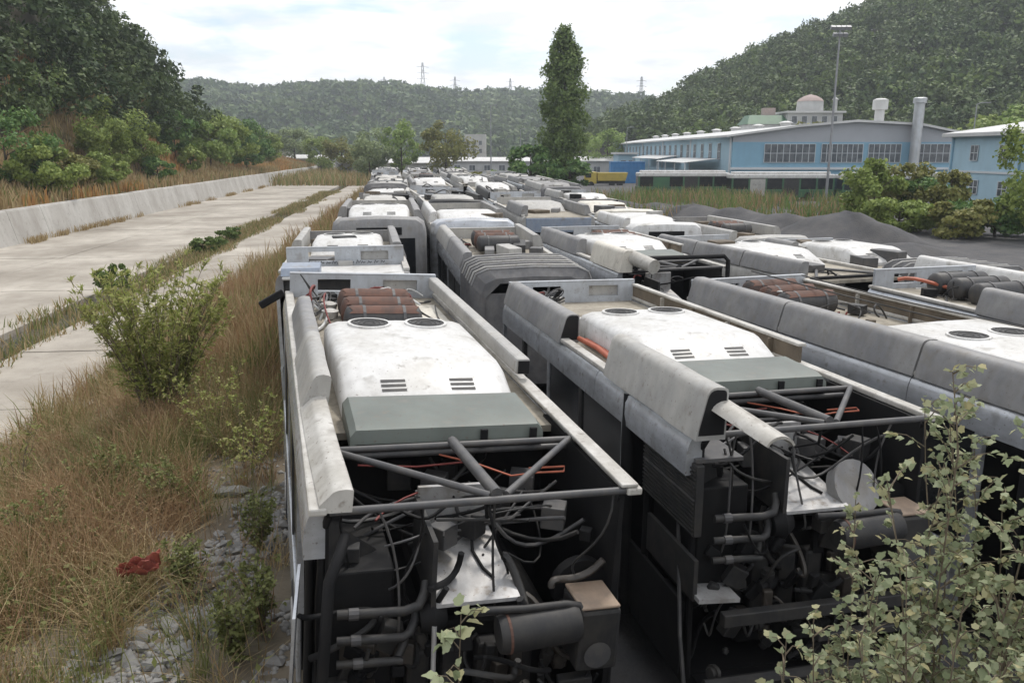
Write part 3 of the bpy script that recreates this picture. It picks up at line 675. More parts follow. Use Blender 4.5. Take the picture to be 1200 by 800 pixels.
def section_roof(bus, L, bottles=True, bx=(-.55, .5), brust=True, ups=(0, 1), panel=True, rails=True, by=2.6):
    if panel: end_panel(bus, L-.05)
    for s in (-1, 1):
        if rails: MB().box(min(s*1.12, s*1.245), max(s*1.12, s*1.245), .35, L, 2.872, 2.93).build('roof_rail', white2, bus, bevel=.015)
    for s in [k for k in (-1, 1) if ups[0 if k < 0 else 1]]:
        MB().box(min(s*1.135, s*1.165), max(s*1.135, s*1.165), 2.6, L-.1, 2.93, 3.12).build('upstand', brown, bus)
        MB().box(min(s*1.11, s*1.22), max(s*1.11, s*1.22), 2.6, L-.1, 3.12, 3.16).build('upstand_rail', white2, bus, bevel=.01)
        for k in range(4):
            y = 3.2+k*(L-3.6)/4; MB().box(min(s*1.07, s*1.134), max(s*1.07, s*1.134), y, y+.03, 2.86, 3.11).build('upstand_rib', white2 if k % 2 else brown, bus)
    if bottles:
        for k in range(3): bottle(bus, bx[0], bx[1], L-by+k*.50, 3.02+.02*k, .205, tank if k == 0 else (rust if brust else tank), brust)

def B(name, label, x, y, yaw, z=None, roll=0, pitch=0, group=None):
    if z is None: z = ground_z(x, y)-.05
    return thing(name, label, 'bus', (x, y, z), (R(pitch), R(roll), R(yaw)), group)

# --- the two near rear sections, open engine bays towards the camera
def rear_section(name, label, x, y, yaw, z, L, roll=0, pitch=0, detail=2, variant=0, ac=(5.05, 2.35, 0, None), cover=True):
    o = B(name, label, x, y, yaw, z, roll, pitch)
    body(o, L, .45, missing=((-1, 3), (-1, 2)) if variant else ((1, 1),), rear_open=1.6, cornice=silver)
    engine_bay(o, detail, not variant)
    ac_unit(o, ac[0], ac[1], white, x0=ac[2], fan_y=ac[3])
    if not cover: return o
    b = MB(); hw = .85
    pr = [(2.42, ZR), (2.42, 3.06), (2.36, 3.075), (1.72, 3.045), (1.62, 3.02), (1.60, 2.90), (1.66, ZR)]
    b.loft([[(xx, yy, max(zz_-ins, ZR)) for yy, zz_ in pr] for xx, ins in ((-hw, .06), (-hw+.05, 0), (hw-.05, 0), (hw, .06))])
    b.build('rear_cover', greencover, o, smooth=35)
    for xx in (.3, .75): MB().box(xx-.03, xx+.03, 1.57, 1.60, 2.86, 3.0).build('latch', black, o)
    return o
o = rear_section('bus_rear_section', 'nearest bus rear section, engine bay open, left of centre', -.27, 5.2, 16.2, .13, 8.41, roll=3.2, pitch=1.5)
section_roof(o, 8.41, ups=(0, 0))
fairing(o, -1, 4.35, 6.6, fairgrey, .36, .27, dx=.06, dz=-.02, shade_end=True)
fairing(o, -1, 2.45, 4.25, fairlight, .42, .26, dx=.03, tilt=-5)
fairing(o, -1, .35, 2.5, white2, .17, .24, dx=.06, dz=.02, yawd=-.05)
MB().box(1.04, 1.20, 3.15, 8.3, 3.02, 3.20).build('side_duct', fairlight, o, bevel=.03)
MB().box(1.06, 1.18, 3.12, 3.14, 3.04, 3.18).build('duct_shade_plate', black, o)  # solid duct: black plate paints the dark of its hollow
MB().box(1.07, 1.21, .36, 3.2, 2.935, 2.965).build('rail_cap', white2, o, bevel=.01)
clutter(o, -1.0, -.55, 5.7, 8.1, 2.86, 16); clutter(o, -.5, 1.0, 7.2, 8.2, 2.86, 8)
MB().box(.55, 1.02, 5.2, 7.6, 2.85, 2.875).build('deck_board', cream, o)
cable(o, curve((.6, 7.5, 2.95), (.95, 5.4, 2.9), .02, 8, .05), .014, black); cable(o, curve((.95, 7.2, 2.95), (.6, 5.6, 2.9), .02, 8, .05), .012, dark)
for k in range(2): MB().lathe((-.68+.02*k, 6.4+.5*k, 2.93), (-.68+.02*k, 6.4+.5*k, 3.06), [(0, .1), (.8, .12), (1, .05)], 12).build('valve_body', white2, o, smooth=40)
# leaning side flap and posts on its left rear corner
MB().add([(-1.29, .5, 2.45), (-1.34, .05, 2.3), (-1.42, .0, .7), (-1.40, .6, .6), (-1.31, .5, 2.45), (-1.36, .05, 2.3), (-1.44, .0, .7), (-1.42, .6, .6)], [(0, 1, 2, 3), (7, 6, 5, 4), (0, 4, 5, 1), (1, 5, 6, 2), (2, 6, 7, 3)]).build('side_flap', silver, o)
MB().box(-1.245, -1.0, .22, .27, .7, 1.5).build('corner_plate', alu, o)
MB().tube([(-1.0, .34, 2.72), (-1.04, .22, 2.66), (-1.12, .12, 2.5), (-1.16, .05, 1.9), (-1.2, .0, 1.0)], .04, 8).build('grab_bar', black, o, smooth=50)
m_ = MB(); m_.box(-.42, 0, -.035, .035, -.06, .06, Matrix.Translation((-1.27, 8.2, 2.95)) @ Matrix.Rotation(R(-32), 4, 'Y')); m_.build('mirror_arm', black, o, bevel=.02)

o = rear_section('bus_rear_section', 'second nearest bus rear section, tilted silver pipe fairing over its open engine bay', 2.87, 6.59, 12.8, .2, 8.16, roll=.6, pitch=-1.3, variant=1)
section_roof(o, 8.16, bottles=False, ups=(0, 1))
fairing(o, -1, 4.55, 8.1, fairgrey, .39, .29, shade_end=True)
fairing(o, -1, .3, 2.75, fairlight, .47, .29, shade_end=True)
b = MB(); rings = []
for k in range(5):
    c_ = Vector((-1.04, .45, 3.12)).lerp(Vector((-.86, -.36, 2.98)), k/4); arc = [(math.cos(a_), math.sin(a_)) for a_ in [R(20+140*q_/8) for q_ in range(9)]]
    rings.append([c_+Vector((.135*a_, 0, .12*e_)) for a_, e_ in arc]+[c_+Vector((.118*a_, 0, .10*e_-.004)) for a_, e_ in arc[::-1]])
b.loft(rings); b.build('loose_curved_panel', white2, o, smooth=45)
MB().box(-1.16, -.5, 5.2, 7.9, 2.85, 2.95).build('deck_cover', white, o, bevel=.02)
MB().tube([(-1.0, 4.5, 2.93), (-.97, 3.8, 2.94), (-1.0, 3.2, 2.93), (-1.02, 2.7, 2.93)], .036, 8).build('orange_hose', orange, o, smooth=60)
MB().tube([(-.9, 4.5, 2.91), (-.9, 3.8, 2.92), (-.93, 2.7, 2.92)], .028, 8).build('orange_hose', orange, o, smooth=60)
clutter(o, -.9, -.3, 7.2, 7.9, 2.9, 10)
b = MB(); b.box(-1.22, -1.14, .35, 1.55, 1.95, 2.62)
rad = b.build('radiator', dark, o, bevel=.01)
for k in range(16):
    MB().box(-1.235, -1.222, .36, 1.54, 1.97+k*.04, 1.985+k*.04).build('fin', barm if k == 8 else dark, rad)
MB().box(-1.2, -.75, .4, 1.5, 2.625, 2.66).build('radiator_top', barm, o)
MB().box(-1.3, -.9, .2, 1.0, 1.30, 1.34, Matrix.Rotation(R(4), 4, 'Y')).build('shelf_plate', alu, o)
MB().box(-1.22, -1.18, .3, 1.4, 1.36, 1.75).build('side_plate', dark, o)
MB().tube([(-1.2, 2.05, 2.82), (-1.24, 1.98, 2.4), (-1.26, 1.9, 1.2), (-1.26, 1.85, .4)], .07, 8).build('wheel_arch_post', black, o, smooth=60)
MB().tube([(-1.12, .9, 2.0), (-1.3, .35, 1.0), (-1.3, .2, .5)], .02, 6).build('stay', barm, o)
MB().box(-1.235, -1.2, .5, 2.1, .5, 1.25).build('lower_skin', black, o)
MB().lathe((.45, .55, 2.2), (.47, .45, 2.26), [(0, .02), (0, .26), (1, .26), (1, .02)], 22).build('fan_disc', fairgrey, o, smooth=40)

o = rear_section('bus_rear_section', 'bus section with dark gas bottles and round fan openings behind the leafy shrub', 6.87, 6.82, 17.8, .05, 8.4, detail=1, variant=1, ac=(4.3, 1.3, .12, 3.3), cover=False)
section_roof(o, 8.4, bx=(-.45, .6), ups=(0, 1), by=1.6)
for k in range(3): fairing(o, -1, .4+k*2.65, 3.04+k*2.65, fairgrey, .43, .34)
clutter(o, -.9, .9, 5.5, 8.1, 2.87, 10)
MB().box(-.3, -.2, 4.9, 5.0, 2.85, 3.12).build('post_stub', brown, o)
for a in ((.2, 8.3), (.75, 7.6)): cable(o, curve((a[0]-.2, a[1], 3.35), (a[0]+.35, a[1]-6.2, 3.2), .0, 14, .03), .012, dark)

o = rear_section('bus_rear_section', 'bus section with black open frame end and beige side fairing beyond the second nearest', 3.55, 17.0, 13, None, 7.0, detail=1, variant=1)
section_roof(o, 7.0, bx=(-.2, .9), ups=(0, 1))
fairing(o, -1, 3.4, 6.9, fairgrey, .39, .29); fairing(o, -1, .3, 2.3, cream, .46, .30)
MB().lathe((-1.0, .6, 3.2), (-.75, -.3, 3.05), [(0, .02), (0, .15), (1, .15), (1, .02)], 16).build('loose_pipe_fairing', white2, o, smooth=40)
MB().tube([(-.9, .3, 2.9), (-.9, .3, 3.15), (1.1, .3, 3.15), (1.2, .3, 3.05), (1.2, .3, 2.4)], .05, 8).build('hoop_frame', black, o, smooth=50)

o = rear_section('bus_rear_section', 'bus section at the right edge with four dark gas bottles', 10.27, 7.9, 15, None, 8.4, detail=1, ac=(3.8, 1.2, .1, 3.2), cover=False)
section_roof(o, 8.4, bx=(-.6, .6), brust=False, ups=(0, 0), by=1.9)
for k in range(2): fairing(o, -1, .6+k*2.6, 3.18+k*2.6, fairgrey, .42, .32)
cable(o, curve((-1.0, 7.9, 3.1), (.4, 6.2, 2.95), .05, 9, .1), .035, orange, 'orange_hose'); clutter(o, -.9, 0, 6.5, 8.0, 2.87, 10)

# --- other sections, built from switches
def bellows(bus, y0, y1, folds, m=rubber, top=3.12, sag=0):
    b = MB(); rings = []; n = folds*2
    for i in range(n+1):
        t = i/n; y = y0+(y1-y0)*t; d = (.085 if i % 2 else -.085); w_ = 1.18+d; zt = top+d-sag*4*t*(1-t)
        rings.append([(-w_, y, .7), (-w_, y, zt-.32), (-w_+.09, y, zt-.10), (-w_+.32, y, zt), (0, y, zt+.03), (w_-.32, y, zt), (w_-.09, y, zt-.10), (w_, y, zt-.32), (w_, y, .7), (w_-.06, y, .7), (w_-.08, y, zt-.4), (w_-.4, y, zt-.1), (-w_+.4, y, zt-.1), (-w_+.08, y, zt-.4), (-w_+.06, y, .7)])
    b.loft(rings); o = b.build('bellows', m, bus)
    for i in range(1, n+1, 2):
        q = MB(); r_ = rings[i]; q.tube([Vector(p)*1 for p in r_[1:8]], .022, 6); q.build('bellows_hoop', fairgrey if i % 4 == 1 else fairlight, o, smooth=50)
    return o
def cab_end(bus, m, z0=.4, zt=3.1, glassw=True, y=0):
    """closed rounded bus end with a wide dark window"""
    b = MB(); rings = []
    for yy, ins, dz in ((y+.5, 0, 0), (y+.18, .02, .0), (y+.05, .07, .05), (y, .16, .14)):
        x = HW-ins; rings.append([(-x, yy, z0), (x, yy, z0), (x, yy, zt-.35-dz), (x-.05, yy, zt-.14-dz), (x-.22, yy, zt-.02-dz), (0, yy, zt+.02-dz), (-x+.22, yy, zt-.02-dz), (-x+.05, yy, zt-.14-dz), (-x, yy, zt-.35-dz)])
    b.loft(rings); o = b.build('end_shell', m, bus, smooth=40)
    if glassw:
        MB().box(-.95, .95, y-.012, y-.004, 1.4, 2.55).build('window_pane', glass, o); MB().box(-.6, .6, y-.012, y-.004, 2.64, 2.84).build('sign_glass', black, o)
    return o
def sect(label, x, y, yaw, L, end, unit=None, fair=None, panel=True, bottles=False, roofm=None, detail=1, roll=0, pitch=0, endm=None, name='bus_section', cor=None, lite=False, zadd=0, group='scrapped bus sections parked in rows'):
    o = B(name, label, x, y, yaw, ground_z(x, y)-.05+zadd, roll, pitch, group)
    y0 = .3 if end in ('cab',) else 0
    if end == 'bellows': y0 = .9
    body(o, L, y0, cornice=cor or random.choice([silver, fairlight, silver, fairgrey]), windows=not lite)
    if lite:
        for s in (-1, 1): MB().box(min(s*(HW-.03), s*(HW-.05)), max(s*(HW-.03), s*(HW-.05)), y0, L, 1.13, 2.49).build('window_pane', glass, o)
    MB().box(-1.2, 1.2, L-.05, L-.02, .5, 2.8).build('front_bulkhead', black, o)
    if end == 'bellows':
        bellows(o, -.95, 1.02, 7, top=3.06); MB().box(-1.04, 1.04, -.90, -.86, .7, 2.66).build('curtain', rubber, o); MB().box(-1.1, 1.1, .98, 1.02, .5, 2.8).build('dark_doorway', black, o)
    elif end == 'cab': cab_end(o, endm or white2)
    elif end == 'panel':
        MB().box(-1.12, 1.12, .05, .09, .5, 2.78).build('rear_bulkhead', endm or dark, o); end_panel(o, 1.4)
        MB().box(-1.14, 1.14, -.12, 1.3, 2.79, 2.86).build('roof_lip', white, o, bevel=.03)
    elif end == 'wall':
        MB().box(-1.14, 1.14, -.03, .03, .45, 2.83).build('end_wall', endm or bluecab, o, bevel=.03)
        for xx in (-.6, .6): MB().box(xx-.42, xx+.42, -.045, -.034, 1.3, 2.35).build('window_pane', glass, o)
    else:
        MB().box(-1.12, 1.12, .6, .64, .5, 2.78).build('rear_bulkhead', black, o)
        for z in (2.9, 2.0): MB().tube([(-1.12, .1, z), (1.12, .1, z)], .04, 7).build('frame_bar', black if z > 2.5 else barm, o)
        for s in (-1, 1): MB().tube([(s*1.12, .1, 2.92), (s*1.12, .1, .5)], .045, 7).build('corner_post', black, o)
        for s in (-1, 1): MB().tube([(s*1.0, .1, 2.9), (0, 1.4, 2.9)], .035, 7).build('frame_brace', barm, o)
        clutter(o, -1, 1, .2, 1.4, 2.7, 7)
    if unit:
        for (yf, yr, um, fans) in unit: ac_unit(o, yf, yr, um, fans=fans, vents=fans, hw=random.uniform(.80, .95), zt=random.uniform(3.12, 3.24))
    for (s, a, c, fm) in (fair or []): fairing(o, s, a, c, fm, .36, .29)
    if panel and panel != 'no': end_panel(o, L-.05, z1=3.12, holes=False, m=random.choice([palepanel, fairlight, fairgrey]))
    if bottles:
        yb = min(L-2.2, bottles)
        for k in range(3): bottle(o, -.55, .55, yb+k*.5, 3.08, .205, tank if k != 1 else rust, k > 0)
        clutter(o, -1, -.6, yb-.3, yb+1.4, 2.87, 6)
    for k in range(5):
        x_, y_ = random.uniform(-.8, .8), random.uniform(1.2, L-.6); a_, b_, c_ = random.uniform(.1, .35), random.uniform(.1, .5), random.uniform(.08, .42)
        MB().box(-a_, a_, -b_, b_, 0, c_, Matrix.Translation((x_, y_, 2.84)) @ Matrix.Rotation(random.uniform(-.5, .5), 4, 'Z')).build('roof_box', random.choice([dark, black, barm, fairgrey, fairlight, brown]), o, bevel=.02)
    if lite:
        for k in range(3): cable(o, curve((random.uniform(-1, 1), random.uniform(.8, L-1), 3.0), (random.uniform(-1, 1), random.uniform(.8, L-1), 3.0), -.1, 7, .12), .03, random.choice([black, dark, barm]))
    for s in (-1, 1): MB().box(min(s*1.12, s*1.235), max(s*1.12, s*1.235), y0+.3, L, 2.872, 2.92).build('roof_rail', white2, o)
    return o

g_, l_, wt = fairgrey, fairlight, white
# column A (left)
o = sect('bus section with scribbled grey end panel directly beyond the nearest one', -3.15, 15.3, 10, 6.0, 'panel', [(5.4, 3.2, wt, True)], [(-1, 3, 6.3, l_), (1, 2.2, 6.3, g_)], name='bus_front_section')
b = MB()                                   # dark illegible scribble sprayed below the openings
x = -.75
while x < .8:
    h = random.uniform(.04, .09); b.tube([(x, 1.365, 2.89), (x+.02, 1.365, 2.89+h), (x+.05, 1.365, 2.90), (x+.08, 1.365, 2.89+h*.7)], .008, 4); x += random.uniform(.09, .14)
b.build('scribble', dark, o)
MB().prof_x([(-.1, 2.87), (.55, 2.87), (.6, 3.0), (.4, 3.06), (0, 3.0)], -1.15, -.45).build('loose_cover', bluecab, o, smooth=30)
sect('bus section with rounded dark rear end and white roof unit in the left column', -3.55, 22, 8.5, 7.6, 'cab', [(3.9, 1.4, wt, True)], [(1, 1.2, 7.4, g_), (-1, 3, 7.4, g_)], endm=fairgrey)
# column B
o = sect('bus section with a pleated grey bellows hanging at its end, centre', .25, 17.5, 11, 6.0, 'bellows', None, [(-1, 1.0, 3.6, g_), (-1, 3.62, 6.1, l_), (1, 3.6, 6.1, l_)], bottles=3.2, name='bus_front_section', pitch=2, zadd=-.22)
b = MB(); b.box(-1.0, 1.0, 1.1, 2.6, 2.846, 2.90); b.build('deck_cover', fairlight, o, bevel=.02)
sect('bus section with white rounded roof unit behind the pleated bellows', -1.1, 24, 8.5, 7.2, 'cab', [(3.4, 1.2, wt, False)], [(-1, 1.5, 7.1, wt), (1, 2.5, 7.1, g_)], endm=silver)
# column C beyond the black frame
sect('bus section with a faded blue grey wall end, centre right', 1.6, 28.2, 8.5, 7.4, 'wall', [(5.2, 2.8, l_, False)], [(1, .5, 4, g_), (-1, .5, 4, g_)], endm=bluecab)
# column D
sect('white bus section with a dark side window end right of centre', 5.0, 26.6, 8.5, 5.6, 'cab', [(4.4, 1.3, wt, False)], [(-1, .8, 4.2, wt)], endm=white, panel='no')
sect('bus section with black gaping end and orange cables beside the gas bottles', 7.5, 17.6, 18, 7.0, 'frame', [(4.9, 2.2, wt, True)], [(-1, .4, 2.6, g_), (-1, 2.62, 4.8, g_), (-1, 4.82, 6.9, g_)], name='bus_rear_section')
sect('cream bus section behind the white one with the dark window', 4.6, 32.6, 8.5, 7.0, 'cab', [(5.4, 2.8, cream, False)], None, endm=cream)
sect('bus section with bright white roof unit near the gravel edge', 4.1, 40.6, 8.5, 7.0, 'frame', [(3.6, .9, wt, True)], [(-1, 3, 6.9, l_)])
# right-hand pieces
o = sect('bus section with black pleated bellows lying sideways at the right', 10.1, 18.6, 17, 5.8, 'bellows', [(4.6, 2.0, wt, True)], [(-1, 4.4, 5.7, g_)], name='bus_front_section')
sect('grey roofed bus section with dark bottles below the gravel heaps', 8.3, 25.6, 12, 7.5, 'cab', None, [(-1, .8, 4, l_), (1, 2, 7.2, l_)], bottles=2.8, endm=fairlight)
sect('white rounded bus end at the right edge of the picture', 11.1, 14.6, 15, 3.2, 'cab', None, [(-1, .6, 3.9, wt)], endm=white, panel=False)
# farther rows: built lighter, each one a copy-free individual with its own mix of units
far = []
for col, (x0, y0_, slope, ends) in enumerate([(-3.55-.145*8.8, 30.8, -.145, 9), (-1.1-.14*8.2, 32.2, -.14, 8), (1.6-.135*8.6, 36.8, -.135, 7), (4.1-.135*8.4, 49.0, -.135, 4)]):
    for k in range(ends): far.append((col, k, x0+slope*8.7*k, y0_+8.7*k))
coln = ['leftmost', 'second', 'third', 'fourth']; ordn = ['nearest', 'second', 'third', 'fourth', 'fifth', 'sixth', 'seventh', 'eighth', 'farthest']
for col, k, x, y in far:
    e = random.choice(['cab', 'frame', 'bellows', 'wall', 'cab', 'panel']); um = random.choice([wt, l_, fairgrey, None, white2, l_]); em = random.choice([silver, fairgrey, bluecab, dark, dark, rubber, fairgrey])
    fr = [(s, random.uniform(.5, 2.5), 7.6, random.choice([g_, g_, l_, dark, white2])) for s in (-1, 1) if random.random() < .75]
    look = {'cab': 'closed rounded end', 'frame': 'bare black frame end', 'bellows': 'pleated bellows end', 'wall': 'flat windowed end', 'panel': 'pale panelled end'}[e]
    sect('%s of the small distant bus sections in the %s column, %s' % (ordn[k], coln[col], look), x+random.uniform(-.15, .15), y, 8.3+random.uniform(-2, 2), 7.9, e,
         [(random.uniform(4, 6.5), random.uniform(1.2, 2.6), um, y < 60)] if um and e != 'panel' else None, fr, panel=random.random() < .4, bottles=3.6 if (um is None and y < 60) else False, endm=em, lite=True, zadd=random.uniform(-.12, .12), roll=random.uniform(-2, 2), pitch=random.uniform(-1, 1), group='distant bus sections')

# ---------------------------------------------------------------- gravel heaps
def heap(label, x, y, r, h, seed, elong=1.9, rot=-1.1):
    n, m = 40, 16; V = [(0, 0, h)]; F = []
    for j in range(1, m+1):
        t = j/m; 
        for i in range(n):
            a = 2*math.pi*i/n; rr = r*t*(1+.18*math.sin(a*3+seed)+.1*math.sin(a*5+seed*2)); z = h*(.45*(1-t)+.55*(.5+.5*math.cos(math.pi*t))) if t < 1 else -.15
            px, py = rr*math.cos(a)*elong, rr*math.sin(a); z += .22*h*(float(fbm(px*.9+seed*7, py*.9, seed))-.5)*(1 if t < .97 else 0)
            V.append((px*math.cos(rot)-py*math.sin(rot), px*math.sin(rot)+py*math.cos(rot), z))
    for i in range(n): F.append((0, 1+i, 1+(i+1) % n))
    for j in range(m-1):
        for i in range(n): F.append((1+j*n+i, 1+(j+1)*n+i, 1+(j+1)*n+(i+1) % n, 1+j*n+(i+1) % n))
    o = MB().add(V, F).build('gravel_heap', gravel, None, smooth=80); o.location = (x, y, ground_z(x, y)); return tag(o, label, 'gravel heap', 'dark gravel heaps along the yard')
for i, (u, D, r, h, lb) in enumerate([(995, 50, 4.2, 3.0, 'tallest dark gravel heap, in front of the scrub'), (925, 54, 4.4, 2.3, 'broad gravel heap left of the tallest one'), (870, 58, 4.4, 2.5, 'middle gravel heap in front of the green buses'), (818, 62, 4.2, 2.4, 'gravel heap below the white shed canopy'), (770, 67, 4.2, 2.2, 'gravel heap left of the one below the canopy'), (728, 74, 4.2, 1.9, 'leftmost low gravel heap near the poplar'), (1075, 42, 4.2, 1.5, 'low flat gravel heap at the right below the scrub')]):
    p = at(u, 200, D); heap(lb, p.x, D, r*.85, h*.64, i+1)

# ---------------------------------------------------------------- buildings
bluew = mat('light_blue_render', (.37, .535, .625), .8, (.32, .47, .56), .3, .35, .7, dust=.15)
blued = mat('mid_blue_cladding', (.21, .385, .50), .7, (.18, .33, .44), .3, .35, .7, dust=.15)
roofw = mat('pale_roof_sheet', (.60, .60, .59), .6, (.48, .48, .47), .2, .35, .7, dust=.2)
gablem = mat('grey_gable_sheet', (.36, .375, .40), .6, (.31, .32, .34), .3, .35, .7)
winm = mat('dim_window', (.06, .07, .08), .25, (.13, .14, .15), 1.2, .4, .6)
framew = mat('window_frame_paint', (.55, .58, .60), .6)
concg = mat('house_plaster', (.48, .48, .47), .85, (.38, .38, .37), .5)
redroof = mat('red_tile', (.40, .31, .28), .8, (.33, .26, .24), 2)
greenpaint = mat('green_bus_paint', (.045, .14, .06), .5, (.035, .09, .05), .5)
zb = .4
fac = thing('factory', 'long light blue factory hall with pale roof at the right', 'factory')
X0, X1, Y0, Y1, ZE, ZRG = 27.8, 57.5, 106, 232, 7.35, 9.1
XM = 43.0
MB().box(X0, X0+.4, Y0+.4, Y1, zb-1, ZE).build('side_wall', bluew, fac)
MB().box(X0, X1, Y0, Y0+.4, zb-1, 6.7).build('gable_wall', blued, fac)
MB().box(X1-.4, X1, Y0+.4, Y1, zb-1, ZE).build('side_wall', bluew, fac)
MB().add([(X0, Y0+.1, 6.7), (X1, Y0+.1, 6.7), (X1, Y0+.1, ZE), (51, Y0+.1, 8.7), (XM, Y0+.1, ZRG), (36, Y0+.1, 8.5), (X0, Y0+.1, ZE),
          (X0, Y0+.4, 6.7), (X1, Y0+.4, 6.7), (X1, Y0+.4, ZE), (51, Y0+.4, 8.7), (XM, Y0+.4, ZRG), (36, Y0+.4, 8.5), (X0, Y0+.4, ZE)], [(0,1,2,3,4,5,6), (13,12,11,10,9,8,7), (0,7,8,1)]).build('gable_sheet', gablem, fac)
pr = [(X0-.9, ZE-.05), (36, 8.52), (XM, ZRG+.02), (51, 8.72), (X1+.9, ZE-.05), (X1+.9, ZE+.2), (51, 9.0), (XM, ZRG+.3), (36, 8.8), (X0-.9, ZE+.2)]
rf = MB().prof_y(pr, Y0-.6, Y1+1).build('roof', roofw, fac)
for i in range(9):
    y = 116+i*13; MB().lathe((37.5, y, 8.7), (37.5, y, 9.6), [(0, .7), (.6, .7), (.75, 1.0), (1, .3)], 12).build('roof_vent', roofw, rf, smooth=40)
def window(par, x0, x1, z0, z1, y, nx, nz, axis='x', fm=None):
    """glass with a frame and bars, proud of a wall facing -y (axis x) or -x (axis y)"""
    fm = fm or framew
    def bx(b, a0, a1, c0, c1, d0, d1):
        b.box(a0, a1, y+d0, y+d1, c0, c1) if axis == 'x' else b.box(y+d0, y+d1, a0, a1, c0, c1)
    b = MB(); bx(b, x0, x1, z0, z1, -.06, -.02); wnd = b.build('window', winm, par)
    b = MB(); t = .06
    for k in range(nx+1):
        xx = x0+(x1-x0)*k/nx; bx(b, xx-t/2, xx+t/2, z0, z1, -.11, -.062)
    for k in range(nz+1):
        zz_ = z0+(z1-z0)*k/nz; bx(b, x0-t/2, x1+t/2, zz_-t/2, zz_+t/2, -.13, -.112)
    b.build('frame', fm, wnd); return wnd
for (a, c) in ((31.8, 38.2), (39.0, 44.2), (44.9, 49.0), (50.2, 56.8)): window(fac, a, c, 4.2, 6.45, Y0, 8 if c-a > 5 else 6, 2)
for i in range(24):
    y = Y0+6+i*5.0; window(fac, y, y+1.5, 4.5, 6.6, X0, 2, 2, 'y')
for k in range(6): MB().box(X0-.12, X0-.003, Y0+.6+k*24, Y0+1.2+k*24, zb-.9, ZE-.1).build('pilaster', framew, fac)
MB().box(X0-.25, X1, Y0-.25, Y0-.003, 3.3, 3.6).build('ledge', framew, fac)
chim = tag(MB().lathe((50.2, Y0-1.2, 2), (50.2, Y0-1.2, 12.0), [(0, .62), (.93, .62), (.935, .8), (.99, .8), (1, .62)], 18).build('chimney_duct', mat('galvanised', (.48, .50, .52), .4, (.40, .41, .42), 1.5, metal=.4), None, smooth=40), 'tall silver chimney duct on the factory end wall', 'chimney')
tag(MB().lathe((47.6, Y0+4, 8.6), (47.6, Y0+4, 12.2), [(0, .6), (.6, .6), (.62, .95), (.95, .95), (1, .5)], 18).build('roof_stack', roofw, None, smooth=40), 'short white ventilation stack on the factory roof', 'chimney')
# sheds along the side wall
for i, (x, y, ww, dd, h, lb) in enumerate([(23.0, 112, 4.4, 22, 3.7, 'pale corrugated canopy against the factory side wall'), (24.0, 138, 3.4, 30, 4.0, 'longer pale canopy behind it along the factory wall')]):
    c = thing('shed_canopy', lb, 'canopy', (x, y, zb)); b = MB(); n = 24
    top = [(ww*k/n, h+.5*k/n+(.05 if k % 2 else 0)) for k in range(n+1)]; b.prof_y(top+[(a_, z_-.06) for a_, z_ in top[::-1]], 0, dd); b.build('roof_sheet', roofw, c)
    for k in range(4):
        yy = .3+k*(dd-.6)/3; MB().box(.1, .25, yy-.08, yy+.08, -1, h).build('post', framew, c)
    MB().box(ww-.9, ww-.3, 1, dd-1, -1, 2.4).build('back_store', bluew, c)
# gatehouse at the far left end of the factory
gh = thing('gatehouse', 'small pale blue gatehouse at the far left end of the factory', 'building')
MB().box(21.5, 25, 170, 178, -.5, 5.0).build('wall', bluew, gh); MB().box(21.0, 25.4, 169.4, 178.6, 5.003, 5.4).build('roof', roofw, gh)
for k in range(2): window(gh, 22.0+k*1.6, 23.1+k*1.6, 2.4, 3.8, 170, 1, 1)
# blue house
hs = thing('blue_house', 'light blue two storey house with flat pale roof at the right edge', 'house')
HX0, HX1, HY0, HY1 = 43.8, 60, 62, 84
MB().box(HX0, HX1, HY0, HY1, -1, 6.9).build('wall', bluew, hs)
MB().box(HX0-.7, HX1+.7, HY0-.8, HY1+.7, 6.903, 7.25).build('roof', roofw, hs, bevel=.03); MB().add([(HX0-.7, HY0-.8, 7.252), (HX1+.7, HY0-.8, 7.252), (HX1+.7, HY1+.7, 7.252), (HX0-.7, HY1+.7, 7.252), (48, 77, 8.4)], [(0,1,4),(1,2,4),(2,3,4),(3,0,4)]).build('roof_top', roofw, hs)
for a in (64.5, 69.5, 74.2, 78.9):
    window(hs, a, a+1.25, 4.7, 6.1, HX0, 2, 2, 'y'); window(hs, a-.6, a+.8, 1.6, 2.9, HX0, 2, 2, 'y')
for yy in (72.2, 83.4): MB().box(HX0-.14, HX0-.003, yy, yy+.16, -.5, 6.8).build('downpipe', blued, hs)
MB().box(HX0-.10, HX0-.002, HY0+.1, HY1-.1, 3.55, 3.75).build('string_course', framew, hs)
# domed house on the slope, green hall and others
dm = thing('hill_house', 'pale domed villa with stepped tiers on the slope above the factory', 'house', (0, 0, 0))
cxh, cyh, zh = 66.5, 190, 11.2
MB().box(cxh-6, cxh+6, cyh-4, cyh+5, zh-6, zh+2.6).build('wall', concg, dm); MB().box(cxh-6.5, cxh+6.5, cyh-4.5, cyh+5.5, zh+2.6, zh+3.0).build('terrace', roofw, dm)
MB().lathe((cxh, cyh, zh+3.0), (cxh, cyh, zh+5.2), [(0, 2.9), (1, 2.8)], 16).build('drum', concg, dm, smooth=30)
MB().lathe((cxh, cyh, zh+5.2), (cxh, cyh, zh+6.7), [(0, 2.9), (.4, 2.4), (.8, 1.3), (1, .2)], 16).build('dome', redroof, dm, smooth=50)
MB().lathe((cxh+5.6, cyh, zh+3), (cxh+5.6, cyh, zh+6.2), [(0, .5), (.8, .5), (.82, .75), (1, .1)], 10).build('turret', concg, dm, smooth=40)
for k in range(5): window(dm, cxh-5.2+k*2.2, cxh-4.0+k*2.2, zh+.4, zh+1.9, cyh-4, 1, 1)
